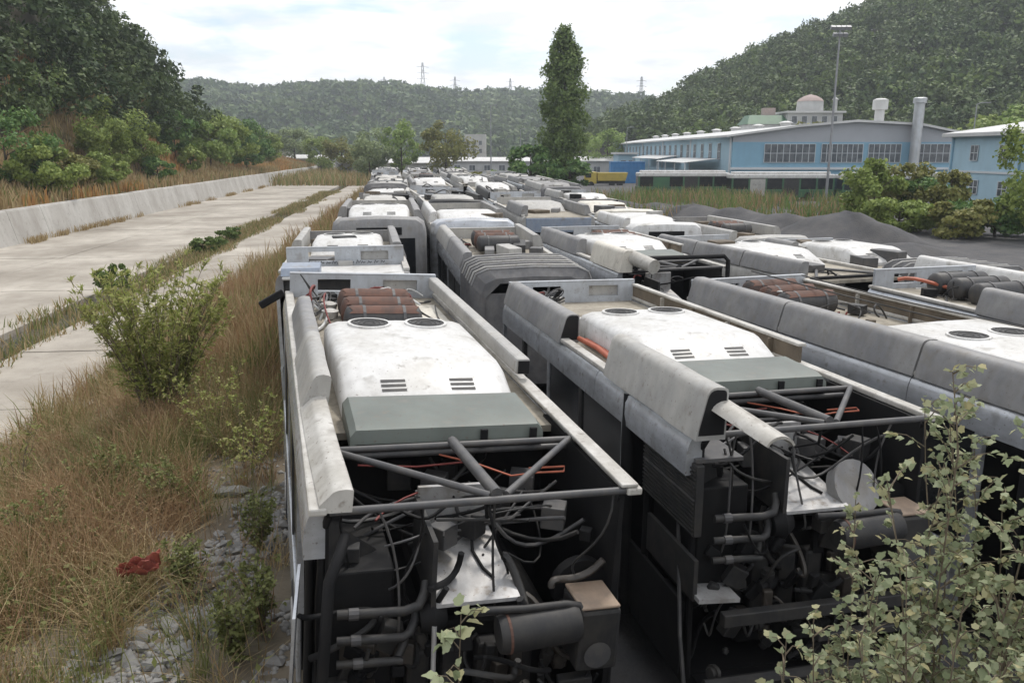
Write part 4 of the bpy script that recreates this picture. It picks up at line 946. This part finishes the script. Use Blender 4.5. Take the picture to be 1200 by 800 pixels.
gr = thing('green_hall', 'green roofed hall on the slope left of the domed villa', 'building')
MB().box(52, 60.5, 186, 194, 4, 11.4).build('wall', concg, gr); MB().add([(51.6, 185.6, 11.4), (61, 185.6, 11.4), (61, 194.4, 11.4), (51.6, 194.4, 11.4), (52.6, 188, 13.4), (60, 188, 13.4), (60, 192, 13.4), (52.6, 192, 13.4)], [(0,1,5,4), (1,2,6,5), (2,3,7,6), (3,0,4,7), (4,5,6,7)]).build('roof', greenpaint, gr)
MB().box(56, 58.6, 189, 191, 13.4, 15).build('dormer', redroof, gr)
# buses still in one piece, parked in front of the factory
def city_bus(label, x, y, L, col, stripe):
    o = thing('parked_bus', label, 'bus', (x, y, ground_z(x, y)), (0, 0, 0), 'buses parked before the factory')
    MB().box(0, L, 0, 2.5, .35, 1.25).build('lower_body', col, o, bevel=.06); MB().box(.05, L-.05, .04, 2.46, 1.25, 2.45).build('window_band', glass, o, bevel=.03)
    MB().box(0, L, 0, 2.5, 2.45, 2.9).build('upper_body', stripe, o, bevel=.08); MB().box(.4, L-.4, .3, 2.2, 2.903, 3.15).build('roof_pod', white, o, bevel=.06)
    n = int(L/1.7)
    for k in range(n+1): MB().box(k*(L-.2)/n, k*(L-.2)/n+.2, -.012, .03, 1.25, 2.46).build('pillar', col, o)
    for k in (0.18, .75): MB().lathe((L*k, -.02, .5), (L*k, .3, .5), [(0, .38), (.1, .48), (1, .48)], 16).build('wheel', tyre, o)
    for k in (1, 3): MB().box(k*(L-.2)/n+.2, (k+1)*(L-.2)/n, -.02, -.003, .5, 2.4).build('door', random.choice([dark, greenpaint, fairlight]), o)
    return o
city_bus('green bus with white roof parked left of the mast before the factory', 24.5, 93, 11.5, greenpaint, white)
city_bus('green and white bus parked in the middle before the factory', 15.3, 101, 11.0, greenpaint, white)
city_bus('green bus with orange panels parked right before the factory', 36.5, 92, 11.5, greenpaint, white)
# yellow digger-like truck and blue container near the poplar
yt = thing('yellow_truck', 'yellow tipper truck beyond the gravel right of the poplar', 'truck', (11.9, 136, -.2))
yel = mat('yellow_paint', (.50, .38, .06), .5, (.40, .30, .06), 1)
MB().box(0, 1.9, 0, 2.4, .6, 2.5).build('cab', yel, yt, bevel=.12); MB().box(.1, 1.0, -.02, -.004, 1.6, 2.3).build('cab_window', glass, yt)
MB().add([(2.1, 0, 1.1), (6.6, 0, 1.1), (7, 0, 2.4), (2.0, 0, 2.4), (2.1, 2.4, 1.1), (6.6, 2.4, 1.1), (7, 2.4, 2.4), (2.0, 2.4, 2.4)], [(0,1,2,3), (7,6,5,4), (0,4,5,1), (1,5,6,2), (2,6,7,3), (3,7,4,0)]).build('tipper_body', yel, yt)
MB().box(0, 6.6, .5, 1.9, .6, 1.1).build('chassis', dark, yt)
for xx in (1, 4.4, 5.7): MB().lathe((xx, -.05, .5), (xx, .4, .5), [(0, .4), (.1, .5), (1, .5)], 14).build('wheel', tyre, yt)
ct = thing('shipping_container', 'bright blue container beside the yellow truck', 'container', (17.2, 146, .1))
cblue = mat('container_blue', (.05, .22, .48), .5, (.04, .17, .38), 1); b = MB(); n = 30
fr_ = [(6*k/n, (0 if (k//2) % 2 else .06)) for k in range(n+1)]; b.loft([[(x_, y_, z_) for x_, y_ in fr_+[(6, 2.4), (0, 2.4)]] for z_ in (.1, 3.6)]); b.build('box', cblue, ct)
for z_ in (.0, 3.6): MB().box(-.05, 6.05, -.03, 2.45, z_, z_+.15).build('rail', cblue, ct)
# far white roofs at the end of the yard
for i, (u, D, wd, h, lb) in enumerate([(362, 235, 13, 3.6, 'white roofed shed at the far left beyond the dry grass'), (392, 240, 8, 3.3, 'second smaller white roofed shed beside it'), (330, 245, 9, 2.8, 'dark low shed left of the white roofed ones'), (590, 225, 60, 3.0, 'very long low white roof behind the hedge'), (455, 190, 22, 3.0, 'low white roof behind the far end of the bus rows'), (697, 205, 10, 3.3, 'white canopy roof right of the poplar')]):
    p = at(u, 178, D); c = thing('far_shed', lb, 'shed', (p.x, D, -.4), (0, 0, 0), 'far sheds')
    MB().box(-wd/2, wd/2, 0, 9, 0, h+.3).build('wall', concg if i != 2 else dark, c); b = MB(); b.prof_x([(-.6, h+.32), (4.5, h+1.3), (9.6, h+.32), (9.6, h+.5), (4.5, h+1.5), (-.6, h+.5)], -wd/2-.4, wd/2+.4); b.build('roof', white if i != 2 else bluecab, c)
    for k in range(max(2, int(wd/4))): window(c, -wd/2+.8+k*4, -wd/2+2.4+k*4, 1, 2.4, 0, 2, 1)
blk = thing('apartment_block', 'grey apartment block behind the olive brown tree', 'building', (-14, 320, 0)); MB().box(-4, 4, 0, 9, -2, 12).build('wall', concg, blk)
for r_ in range(3):
    for k in range(3): window(blk, -3.2+k*2.3, -2+k*2.3, 2+r_*3, 3.6+r_*3, 0, 1, 1)
# ---- masts and pylons
steel = mat('galvanised_steel', (.30, .31, .32), .5, (.24, .24, .25), 2, metal=.3)
def mast(label, u, vtop, D, lamps=True, r=.16):
    p = at(u, vtop, D); g = ground_z(p.x, D) if D < 250 else 0; h = p.z-g
    o = thing('floodlight_mast' if lamps else 'lamp_pole', label, 'mast' if lamps else 'pole', (p.x, D, g), (0, 0, 0), 'masts and poles')
    MB().tube([(0, 0, 0), (0, 0, h)], r, 10, r*.55).build('pole', steel, o)
    if lamps:
        MB().box(-.9, .9, -.06, .06, h-.1, h+.02).build('cross_arm', steel, o)
        for k in range(4): MB().box(-.22, .22, -.2, .12, -.16, .16, Matrix.Translation((-.75+k*.5, -.1, h-.05-.5*(k % 2)*.0)) @ Matrix.Rotation(R(35), 4, 'X')).build('floodlight', steel, o)
        MB().box(-.6, .6, -.05, .05, h-.75, h-.65).build('cross_arm', steel, o)
        for k in range(3): MB().box(-.2, .2, -.2, .12, -.15, .15, Matrix.Translation((-.5+k*.5, -.1, h-.7)) @ Matrix.Rotation(R(35), 4, 'X')).build('floodlight', steel, o)
    else: MB().tube([(0, 0, h-.05), (.5, 0, h+.15), (1.0, 0, h+.15)], .05, 6).build('arm', steel, o); MB().box(.8, 1.5, -.12, .12, h+.1, h+.2).build('lamp_head', steel, o)
    return o
mast('tall floodlight mast in front of the factory', 985, 32, 84, True, .14)
mast('slim grey lamp pole behind the olive brown tree', 575, 124, 190, False, .16)
mast('pole above the blue house with a small lamp', 1145, 122, 95, False, .1)
mast('thin pole between poplar and factory', 735, 150, 180, False, .1); mast('thin pole in front of the far white roof', 610, 152, 170, False, .1)
def pylon(label, u, vtop, D, h):
    p = at(u, vtop, D); o = thing('power_pylon', label, 'pylon', (p.x, D, p.z-h), (0, 0, .3), 'power pylons on the far ridge'); b = MB()
    def half(z): return np.interp(z, [0, h*.6, h], [h*.09, h*.035, h*.012])
    lv = [h*k/8 for k in range(9)]
    for sx_ in (-1, 1):
        for sy_ in (-1, 1): b.tube([(sx_*half(z), sy_*half(z), z) for z in lv], .22, 4)
    for a, c in zip(lv, lv[1:]):
        for sy_ in (-1, 1): b.tube([(-half(a), sy_*half(a), a), (half(c), sy_*half(c), c)], .12, 4); b.tube([(half(a), sy_*half(a), a), (-half(c), sy_*half(c), c)], .12, 4)
    b.build('lattice', steel, o)
    for f in (.66, .78, .9): MB().tube([(-h*.13, 0, h*f), (0, 0, h*f+.8), (h*.13, 0, h*f)], .22, 4).build('cross_arm', steel, o)
for u, v, D, h, lb in [(495, 73, 860, 48, 'tallest power pylon on the far ridge'), (533, 90, 880, 40, 'power pylon right of the tallest one'), (598, 92, 880, 38, 'power pylon left of the poplar top'), (450, 90, 900, 36, 'faint power pylon left of the tallest one'), (752, 90, 760, 38, 'power pylon right of the poplar on the ridge')]: pylon(lb, u, v, D, h)

# ---------------------------------------------------------------- weeds, stones, foreground plants
def blades(name, P, h, w, mats, bend=.45, kind='stuff', seed=1, idx=None):
    g = np.random.default_rng(seed); n = len(P); hh = (h if np.isscalar(h) else h)*g.uniform(.55, 1.25, n)
    a = g.uniform(0, 6.283, n); d = np.stack([np.cos(a), np.sin(a), 0*a], 1); sd = np.stack([-np.sin(a), np.cos(a), 0*a], 1)
    ph = g.uniform(0, 6.283, n); sd = np.stack([np.cos(ph), np.sin(ph), 0*ph], 1)
    bd = g.uniform(.1, 1, n)*bend; V = []
    for t, ww in ((0, 1), (.4, .8), (.75, .5)):
        c = P + d*(bd*hh*t*t)[:, None]; c[:, 2] += hh*t*(1-.25*bd*t)
        V += [c - sd*w*ww*.5, c + sd*w*ww*.5]
    c = P + d*(bd*hh)[:, None]; c[:, 2] += hh*(1-.25*bd); V.append(c); V.append(c+sd*.002)
    V = np.stack(V, 1).reshape(-1, 3); b = np.arange(n)[:, None]*8
    F = np.concatenate([b+np.array([[0, 1, 3, 2]]), b+np.array([[2, 3, 5, 4]]), b+np.array([[4, 5, 7, 6]])], 1).reshape(-1, 4)
    return npmesh(name, V, F, mats, None, kind, False, None if idx is None else np.repeat(idx, 3))
straw = leafmat('dry_straw', [(.27, .195, .095), (.37, .275, .14), (.45, .36, .20)], transl=.2)
redstraw = leafmat('reddish_weeds', [(.25, .155, .085), (.34, .22, .12), (.42, .30, .17)], transl=.2)
rustgrass = leafmat('rusty_grass', [(.33, .17, .06), (.43, .24, .09), (.48, .32, .13)], transl=.2)
weedgreen = leafmat('weed_green', [(.13, .155, .05), (.19, .21, .07), (.25, .26, .10)], transl=.25)
def scatter_st(n, s0, s1, t0, t1, dens=None, seed=0, zf=None):
    g = np.random.default_rng(seed); s = g.uniform(s0, s1, n); t = g.uniform(t0, t1, n)
    if dens is not None:
        k = g.random(n) < dens(s, t); s, t = s[k], t[k]
    X = s*math.cos(CA)-t*math.sin(CA); Y = s*math.sin(CA)+t*math.cos(CA)
    Z = zf(s, t) if zf else zyard(X, Y)
    return np.stack([X, Y, Z-.02], 1), s, t
# the strip of weeds between channel and buses
def left_of_bus(s, t):
    X = s*math.cos(CA)-t*math.sin(CA); Y = s*math.sin(CA)+t*math.cos(CA)
    bl = np.interp(Y, [0, 5.2, 13.3, 16, 22, 40, 110], [-2.3, -1.75, -4.0, -4.6, -5.0, -7.6, -17.8])     # left flank of the bus column
    return bl - X
def dens_weeds(s, t):
    g = left_of_bus(s, t); d = (s > S_EDGE-.4)*(g > .05)*np.clip(fbm(s*.7, t*.7, 61)*2.4-.45, .12, 1)
    stone = (g < 1.55+.7*(vnoise(t*.6, t*0, 8)-.5))*(t < 14); return d*np.where(stone, .10, 1)
def weeds(name, n, t0, t1, h, w, seed, label, hvar=True):
    P, s, t = scatter_st(n, S_EDGE-.3, -1.0, t0, t1, dens_weeds, seed)
    q = fbm(s*.55+9, t*.55, 71); r = np.random.default_rng(seed).random(len(P))
    idx = np.where(q+.3*(r-.5) > (.51 if t1 < 20 else .60), 1, np.where(q+.4*(r-.5) < .42, 2, 0))
    hh = h*(.30+1.25*fbm(s*.6, t*.6, 81)); return tag(blades(name, P, hh, w, [straw, redstraw, weedgreen], .5, 'stuff', seed, idx), label, 'grass')
weeds('dry_weeds', 30000, 4.5, 17, .80, .013, 5, 'tangled dry brown weeds beside the nearest bus')
weeds('dry_weeds', 26000, 17, 45, 1.15, .03, 6, 'tall straw coloured weeds along the bus column farther off')
weeds('dry_weeds', 12000, 45, 130, 1.15, .07, 7, 'distant straw coloured weeds at the edge of the channel')
# seed heads and forbs give the weeds a broken, leafy look
P, s, t = scatter_st(30000, S_EDGE-.2, -1.2, 5, 20, dens_weeds, 15); P[:, 2] += np.random.default_rng(3).uniform(.12, .85, len(P)); V, F = cards(P, .013, .2, 2.6)
tag(npmesh('weed_heads', V, F, redstraw, None, 'stuff'), 'small reddish seed heads over the dry weeds', 'grass')
P, s, t = scatter_st(20000, S_EDGE-.2, -1.2, 5, 22, lambda a, b: dens_weeds(a, b)*(fbm(a*.6, b*.6, 99) > .46), 16); P[:, 2] += np.random.default_rng(4).uniform(.05, .55, len(P)); V, F = cards(P, .05, .5, 1.9)
tag(npmesh('weed_leaves', V, F, weedgreen, None, 'stuff'), 'green leaves among the dry weeds beside the bus', 'weeds')
g = np.random.default_rng(91); C, cs, ct_ = scatter_st(4200, S_EDGE-.2, -1.2, 5, 26, lambda a, b: dens_weeds(a, b)*.5, 92); k = 52
P = np.repeat(C, k, 0)+g.normal(size=(len(C)*k, 3))*np.array([.10, .10, 0]); ci = np.repeat(np.where(fbm(cs*.8, ct_*.8, 93) > .52, 0, np.where(fbm(cs*.5, ct_*.5, 95)+.2*(g.random(len(C))-.5) < .47, 1, 2)), k)
tag(blades('dry_forbs', P, np.repeat(g.uniform(.35, .95, len(C)), k), .011, [straw, weedgreen, redstraw], 1.5, 'stuff', 94, ci), 'bushy dry clumps sprawling over the weeds beside the bus', 'weeds')
h_ = g.random(len(P)) < .5; Q = P[h_]+g.normal(size=(h_.sum(), 3))*np.array([.2, .2, .05]); Q[:, 2] += g.uniform(.25, .8, len(Q)); V, F = cards(Q, .012, .2, 2.2)
tag(npmesh('forb_heads', V, F, straw, None, 'stuff'), 'fine straw coloured flower heads of the bushy clumps', 'weeds')
# drain grass in the channel
P, s, t = scatter_st(26000, DR0-.9, DR1+.9, 14, 130, lambda a, b: np.clip((fbm(a*.5, b*.16, 55)-.40)*6, 0, 1)*(np.abs(a-(DR0+DR1)/2) < 1.0+.9*vnoise(b*.3, b*0, 4)), 21, lambda a, b: FLOOR_Z-.2+0*a)
i_ = np.random.default_rng(8).random(len(P)) < .45
tag(blades('drain_grass', P, .55, .05, [straw, weedgreen], .6, 'stuff', 9, i_.astype(int)), 'yellow green grass growing along the channel drain', 'grass')
P, s, t = scatter_st(9000, S_WALL+.3, S_WALL+1.2, 25, 150, lambda a, b: np.clip((fbm(a*.3, b*.2, 57)-.42)*6, 0, 1)*(a < S_WALL+.35+.8*vnoise(b*.5, b*0, 5)), 22, lambda a, b: FLOOR_Z+0*a)
tag(blades('wall_foot_grass', P, .5, .06, [straw], .5, 'stuff', 10), 'dry tufts at the foot of the channel wall', 'grass')
# rusty grass of the left bank
P, s, t = scatter_st(46000, -42, -27.4, 30, 235, lambda a, b: np.clip(fbm(a*.2, b*.12, 59)*2-.25, .15, 1), 23, zhill)
q = fbm(s*.12, t*.06, 77); idx = np.where(q > .5, 1, 0); idx = np.where(np.random.default_rng(2).random(len(P)) < .12, 2, idx)
tag(blades('bank_grass', P, 1.15, .13, [straw, rustgrass, weedgreen], .5, 'stuff', 11, idx), 'orange and straw coloured grass on the bank above the wall', 'grass')
# far meadow at the end of the channel and scrub by the gravel
g = np.random.default_rng(33); n = 9000; X = g.uniform(-52, -16, n); Y = g.uniform(150, 232, n); tag(blades('meadow_grass', np.stack([X, Y, 0*X-.6], 1), 2.2, .22, [straw, weedgreen], .5, 'stuff', 12, (g.random(n) < .35).astype(int)), 'straw coloured meadow at the far end of the channel', 'grass')
n = 9000; D = g.uniform(62, 100, n); u = g.uniform(690, 1010, n); X = (u-600)/960*D; k = fbm(X*.2, D*.2, 44) > .44; P = np.stack([X, D, zyard(X, D)], 1)[k]
tag(blades('yard_weeds', P, 1.5, .09, [weedgreen, green3, redstraw], .5, 'stuff', 13, g.integers(0, 3, len(P))), 'scruffy weeds behind the gravel heaps', 'weeds')
# rubble beside the nearest bus
stone = mat('grey_rubble', (.27, .265, .255), .9, (.18, .17, .155), 3, .35, .65, bump=.3, bscale=20, island=[(.17, .165, .16), (.28, .275, .265), (.42, .41, .385)])
g = np.random.default_rng(44); stones = []
ico = [(-.53, 0, .85), (.53, 0, .85), (-.53, 0, -.85), (.53, 0, -.85), (0, .85, .53), (0, .85, -.53), (0, -.85, .53), (0, -.85, -.53), (.85, .53, 0), (-.85, .53, 0), (.85, -.53, 0), (-.85, -.53, 0)]
icf = [(0,1,4),(0,4,9),(9,4,5),(4,8,5),(4,1,8),(8,1,10),(8,10,3),(5,8,3),(5,3,2),(2,3,7),(7,3,10),(7,10,6),(7,6,11),(11,6,0),(0,6,1),(6,10,1),(9,11,0),(9,2,11),(9,5,2),(7,11,2)]
def rock_mesh(seed):
    q = np.random.default_rng(seed); v = np.array(ico)*q.uniform(.65, 1.2, (12, 1))*np.array([1, .8, .55]); m_ = bpy.data.meshes.new('stone'); m_.from_pydata(v.tolist(), [], icf); m_.materials.append(stone); m_.update(); return m_
rocks = [rock_mesh(i) for i in range(8)]
sP, s, t = scatter_st(14000, -6.5, -1.5, 5, 20, lambda a, b: (left_of_bus(a, b) > -.45)*(left_of_bus(a, b) < 2.0+.9*(vnoise(b*.6, b*0, 8)-.5))*np.where(b < 13, 1, .25)*(fbm(a*.9, b*.5, 17) > .30), 45)
big = sP[:280]; pile = thing('rubble_strip', 'strip of grey broken stones along the left side of the nearest bus', 'rubble')
for p in big:
    o = bpy.data.objects.new('stone', rocks[g.integers(0, 8)]); COL.objects.link(o); o.parent = pile; sc = float(g.uniform(.07, .20)); o.scale = (sc, sc*g.uniform(.7, 1.1), sc*g.uniform(.6, 1)); o.location = p+np.array([0, 0, .03]); o.rotation_euler = tuple(g.uniform(-.6, .6, 2).tolist()+[float(g.uniform(0, 6.28))])
Vs, Fs = [], []; base = np.array(ico)
for i, p in enumerate(sP[280:]):
    sc = g.uniform(.025, .075); a = g.uniform(0, 6.28); v = base*g.uniform(.7, 1.2, (12, 1))*sc*np.array([1, .8, .6]); c, q = math.cos(a), math.sin(a)
    Vs.append(np.stack([v[:, 0]*c-v[:, 1]*q, v[:, 0]*q+v[:, 1]*c, v[:, 2]], 1)+p+np.array([0, 0, .02])); Fs.append(np.array(icf)+12*i)
npmesh('small_stones', np.concatenate(Vs), np.concatenate(Fs), stone, pile, 'stuff')
for (u, v, D, sx_, lb) in [(165, 775, 8.3, .22, 'large pale boulder in the weeds at the bottom left'), (292, 416, 14.6, .45, 'grey boulder half hidden in grass beside the bus'), (265, 492, 12.2, .3, 'flat grey stone in the weeds beside the bus')]:
    p = at(u, v, D); o = bpy.data.objects.new('boulder', rock_mesh(90+u)); COL.objects.link(o); o.scale = (sx_, sx_*.8, sx_*.7); o.location = (p.x, p.y, ground_z(p.x, p.y)+sx_*.2); tag(o, lb, 'stone')
# red rag and a piece of wood
p = at(172, 735, 8.9); redm = mat('red_plastic', (.30, .075, .05), .75, (.20, .055, .04), 6); n = 14; V = []; F = []
for j in range(n):
    for i in range(n):
        a, b2 = i/(n-1)-.5, j/(n-1)-.5; V.append((a*.5, b2*.26*(1-.55*(.5-a)), .16*(a+.5)+.10*math.sin(a*9+b2*5)*math.cos(b2*11)+.05*random.random()))
for j in range(n-1):
    for i in range(n-1): F.append((j*n+i, j*n+i+1, (j+1)*n+i+1, (j+1)*n+i))
o = MB().add(V, F).build('plastic_sheet', redm, None, smooth=50); sl = o.modifiers.new('thick', 'SOLIDIFY'); sl.thickness = .006; o.location = (p.x, p.y, ground_z(p.x, p.y)+.55); o.rotation_euler = (R(35), 0, .2); tag(o, 'crumpled red plastic sheet lying in the dry weeds', 'plastic sheet')
p = at(245, 712, 9.2); z = ground_z(p.x, p.y); tag(MB().tube([(p.x-.25, p.y-.1, z+.06), (p.x+.05, p.y, z+.14), (p.x+.3, p.y+.15, z+.25)], .05, 8, .035).build('broken_branch', twig, None, smooth=60), 'short broken branch lying on the rubble', 'branch')

# leafy plants: stems, twigs and many separate leaves
def leaf_shape(kind):
    if kind == 'lobed': return [(0, -.05), (.20, 0), (.38, .12), (.35, .27), (.46, .47), (.33, .60), (.19, .70), (.10, .90), (0, .98), (-.12, .86), (-.19, .70), (-.35, .62), (-.44, .45), (-.35, .27), (-.38, .12), (-.20, 0)]
    if kind == 'oval': return [(0, 0), (.22, .2), (.28, .5), (.16, .8), (0, 1), (-.16, .8), (-.28, .5), (-.22, .2)]
    return [(0, 0), (.12, .3), (.1, .65), (0, 1), (-.1, .65), (-.12, .3)]
def plant(name, label, base, stems, height, spread, leafkind, lsize, lm, per=40, twigs=7, cat='shrub', lean=(0, 0), r=.012, seed=1, start=.25, group=None, droop=.2, twl=.28):
    g = np.random.default_rng(seed); o = thing(name, label, cat, base, (0, 0, 0), group); sb = MB(); LP = []; LD = []
    for k in range(stems):
        a = g.uniform(0, 6.28); rr = spread*math.sqrt(g.uniform(.05, 1)); h = height*(g.uniform(.65, 1.0) if stems > 1 else 1); tip = np.array([math.cos(a)*rr+lean[0], math.sin(a)*rr+lean[1], h]); b0 = np.array([math.cos(a)*rr*.18, math.sin(a)*rr*.18, -.1]); ctrl = np.array([math.cos(a)*rr*.35+lean[0]*.2, math.sin(a)*rr*.35+lean[1]*.2, h*.55])
        cv = [(1-t)**2*b0+2*t*(1-t)*ctrl+t*t*tip+g.normal(size=3)*.012 for t in np.linspace(0, 1, 9)]; sb.tube([tuple(p) for p in cv], r, 5, r*.25)
        for j in range(twigs):
            t = start+(1-start)*(j+g.random())/twigs; i0 = min(int(t*8), 7); p = cv[i0]+(cv[i0+1]-cv[i0])*(t*8-i0); d = g.normal(size=3); d[2] = abs(d[2])*.6+.25; d /= np.linalg.norm(d); ln = twl*height*g.uniform(.4, 1)*(1.15-t*.75); e = p+d*ln; m2 = p+d*ln*.5+np.array([0, 0, .03]); sb.tube([tuple(p), tuple(m2), tuple(e)], r*.45, 4, r*.15)
            nl = max(3, int(per/twigs)); 
            for q in range(nl):
                f = g.uniform(.12, 1.05); LP.append(p+d*ln*f+g.normal(size=3)*.012); dd = d+g.normal(size=3)*.75; dd[2] -= droop; LD.append(dd/np.linalg.norm(dd))
        for q in range(3): LP.append(cv[-1]+g.normal(size=3)*.01); dd = g.normal(size=3)*.6+np.array([0, 0, .5]); LD.append(dd/np.linalg.norm(dd))
    sb.build('stems', twig, o, smooth=60)
    LP = np.array(LP); LD = np.array(LD); n = len(LP); nm = g.normal(size=(n, 3))*.55+np.array([0, 0, 1.0]); sd = np.cross(LD, nm); sd /= np.linalg.norm(sd, axis=1)[:, None]+1e-9; nn = np.cross(sd, LD); sz = (lsize*g.uniform(.55, 1.25, n))[:, None]; sh = leaf_shape(leafkind); V = []
    for (x, y) in sh: V.append(LP + sd*x*sz + LD*y*sz - nn*(abs(x)*.25*-1 + y*y*.18)*sz)
    m_ = len(sh); V = np.stack(V, 1).reshape(-1, 3); F = np.arange(n*m_).reshape(n, m_); npmesh('leaves', V, F, lm, o)
    return o
FG = 'leafy shrubs in the right foreground'
def gz(x, y): return float(zyard(np.array(x), np.array(y)))
for i, (x, y, st_, h, sp, per, lb) in enumerate([
    (2.6, 4.25, 9, 4.15, .75, 300, 'largest pale leaved shrub in the lower right, its top reaching the bus roof'),
    (1.8, 4.0, 7, 3.2, .40, 190, 'pale leaved shrub covering the right end of the open engine bay'),
    (2.15, 3.6, 8, 3.05, .5, 240, 'dense pale leaved shrub at the bottom right'),
    (3.05, 4.4, 10, 4.1, .7, 330, 'pale leaved shrub at the right edge of the picture'),
    (2.95, 3.9, 9, 3.5, .55, 320, 'dense pale leaved shrub in the lower right corner'),
    (2.2, 4.5, 8, 3.75, .5, 260, 'pale leaved shrub in front of the second engine bay'),
    (1.45, 3.7, 5, 2.75, .25, 110, 'low leafy shoots at the bottom left of the big shrub')]):
    plant('leafy_shrub', lb, (x, y, gz(x, y)), st_, h, sp, 'lobed', .050, paleleaf, int(per*.85), 24, 'shrub', (0, 0), .011, 500+i, .35, FG, .15, .13)
bx = at(538, 800, 3.2); plant('leafy_sapling', 'pale lobed leaf sapling in front of the nearest engine bay', (bx.x, 3.2, gz(bx.x, 3.2)), 1, 3.62-gz(bx.x, 3.2), .04, 'lobed', .062, paleleaf, 90, 18, 'sapling', (.02, 0), .008, 611, .3, None, .1, .09)
bx = at(455, 830, 3.0); plant('leafy_sapling', 'tip of a small pale sapling at the bottom edge left of the other', (bx.x, 3.0, gz(bx.x, 3.0)), 2, 3.38-gz(bx.x, 3.0), .1, 'lobed', .06, paleleaf, 50, 10, 'sapling', (0, 0), .007, 612, .3, None, .1, .1)
willowy = leafmat('willowy_leaves', [(.22, .26, .07), (.30, .34, .09), (.38, .39, .14), (.42, .38, .17)], transl=.3)
x, y = at(192, 500, 15.4).x, 15.4
plant('willow_shrub', 'tall yellow green willowy shrub beside the channel', (x, y, gz(x, y)), 58, 3.15, 1.5, 'thin', .115, willowy, 270, 15, 'shrub', (0, 0), .014, 701, .2, None, -.4, .16)
for i, (u, v, D, h, sp, m_, lb) in enumerate([(298, 600, 10.4, .85, .3, weedgreen, 'bright green weed growing in the rubble by the bus'), (305, 735, 8.4, .9, .32, weedgreen, 'bright green weed at the bottom beside the bus'), (285, 470, 13.0, 1.3, 1.1, willowy, 'spreading green weeds between willow shrub and bus'), (225, 700, 9.3, .7, .3, weedgreen, 'small green weed left of the broken branch'), (280, 790, 7.9, .8, .3, weedgreen, 'green weed at the bottom edge in the rubble'), (240, 440, 14.4, 1.5, .9, willowy, 'lower green shrub right of the willow shrub'), (205, 560, 11.6, .9, .6, weedgreen, 'green weeds in the brown grass below the willow shrub'), (60, 640, 10.4, .9, .6, weedgreen, 'green weeds at the left edge of the brown grass'), (120, 560, 12.2, .8, .6, weedgreen, 'green weeds at the channel edge left of the others')]):
    p = at(u, v, D); plant('green_weed', lb, (p.x, D, gz(p.x, D)), 14, h, sp, 'oval', .055, m_, 90, 8, 'weed', (0, 0), .007, 720+i, .15, 'green weeds beside the bus', .1, .3)
x, y = at(14, 560, 12.5).x, 12.5
plant('bare_weed', 'dark thin stemmed weed at the left edge above the channel', (x, y, gz(x, y) if to_st(x, y)[0] > S_EDGE else FLOOR_Z), 6, 1.7, .45, 'thin', .09, olive, 24, 6, 'weed', (.2, 0), .008, 741, .4, None, .3, .2)

# ---------------------------------------------------------------- air
hz = MB().box(-1300, 1300, -60, 1300, -2.4, 130).build('haze', bpy.data.materials.new('haze_air'), None, kind='stuff')
hm = hz.data.materials[0]; hm.use_nodes = True; ht = hm.node_tree; ht.nodes.clear()
ho = N(ht, 'ShaderNodeOutputMaterial'); hv = N(ht, 'ShaderNodeVolumePrincipled'); hv.inputs['Color'].default_value = (.86, .92, 1.0, 1); hv.inputs['Density'].default_value = .00042; hv.inputs['Anisotropy'].default_value = .2
ht.links.new(hv.outputs[0], ho.inputs['Volume'])
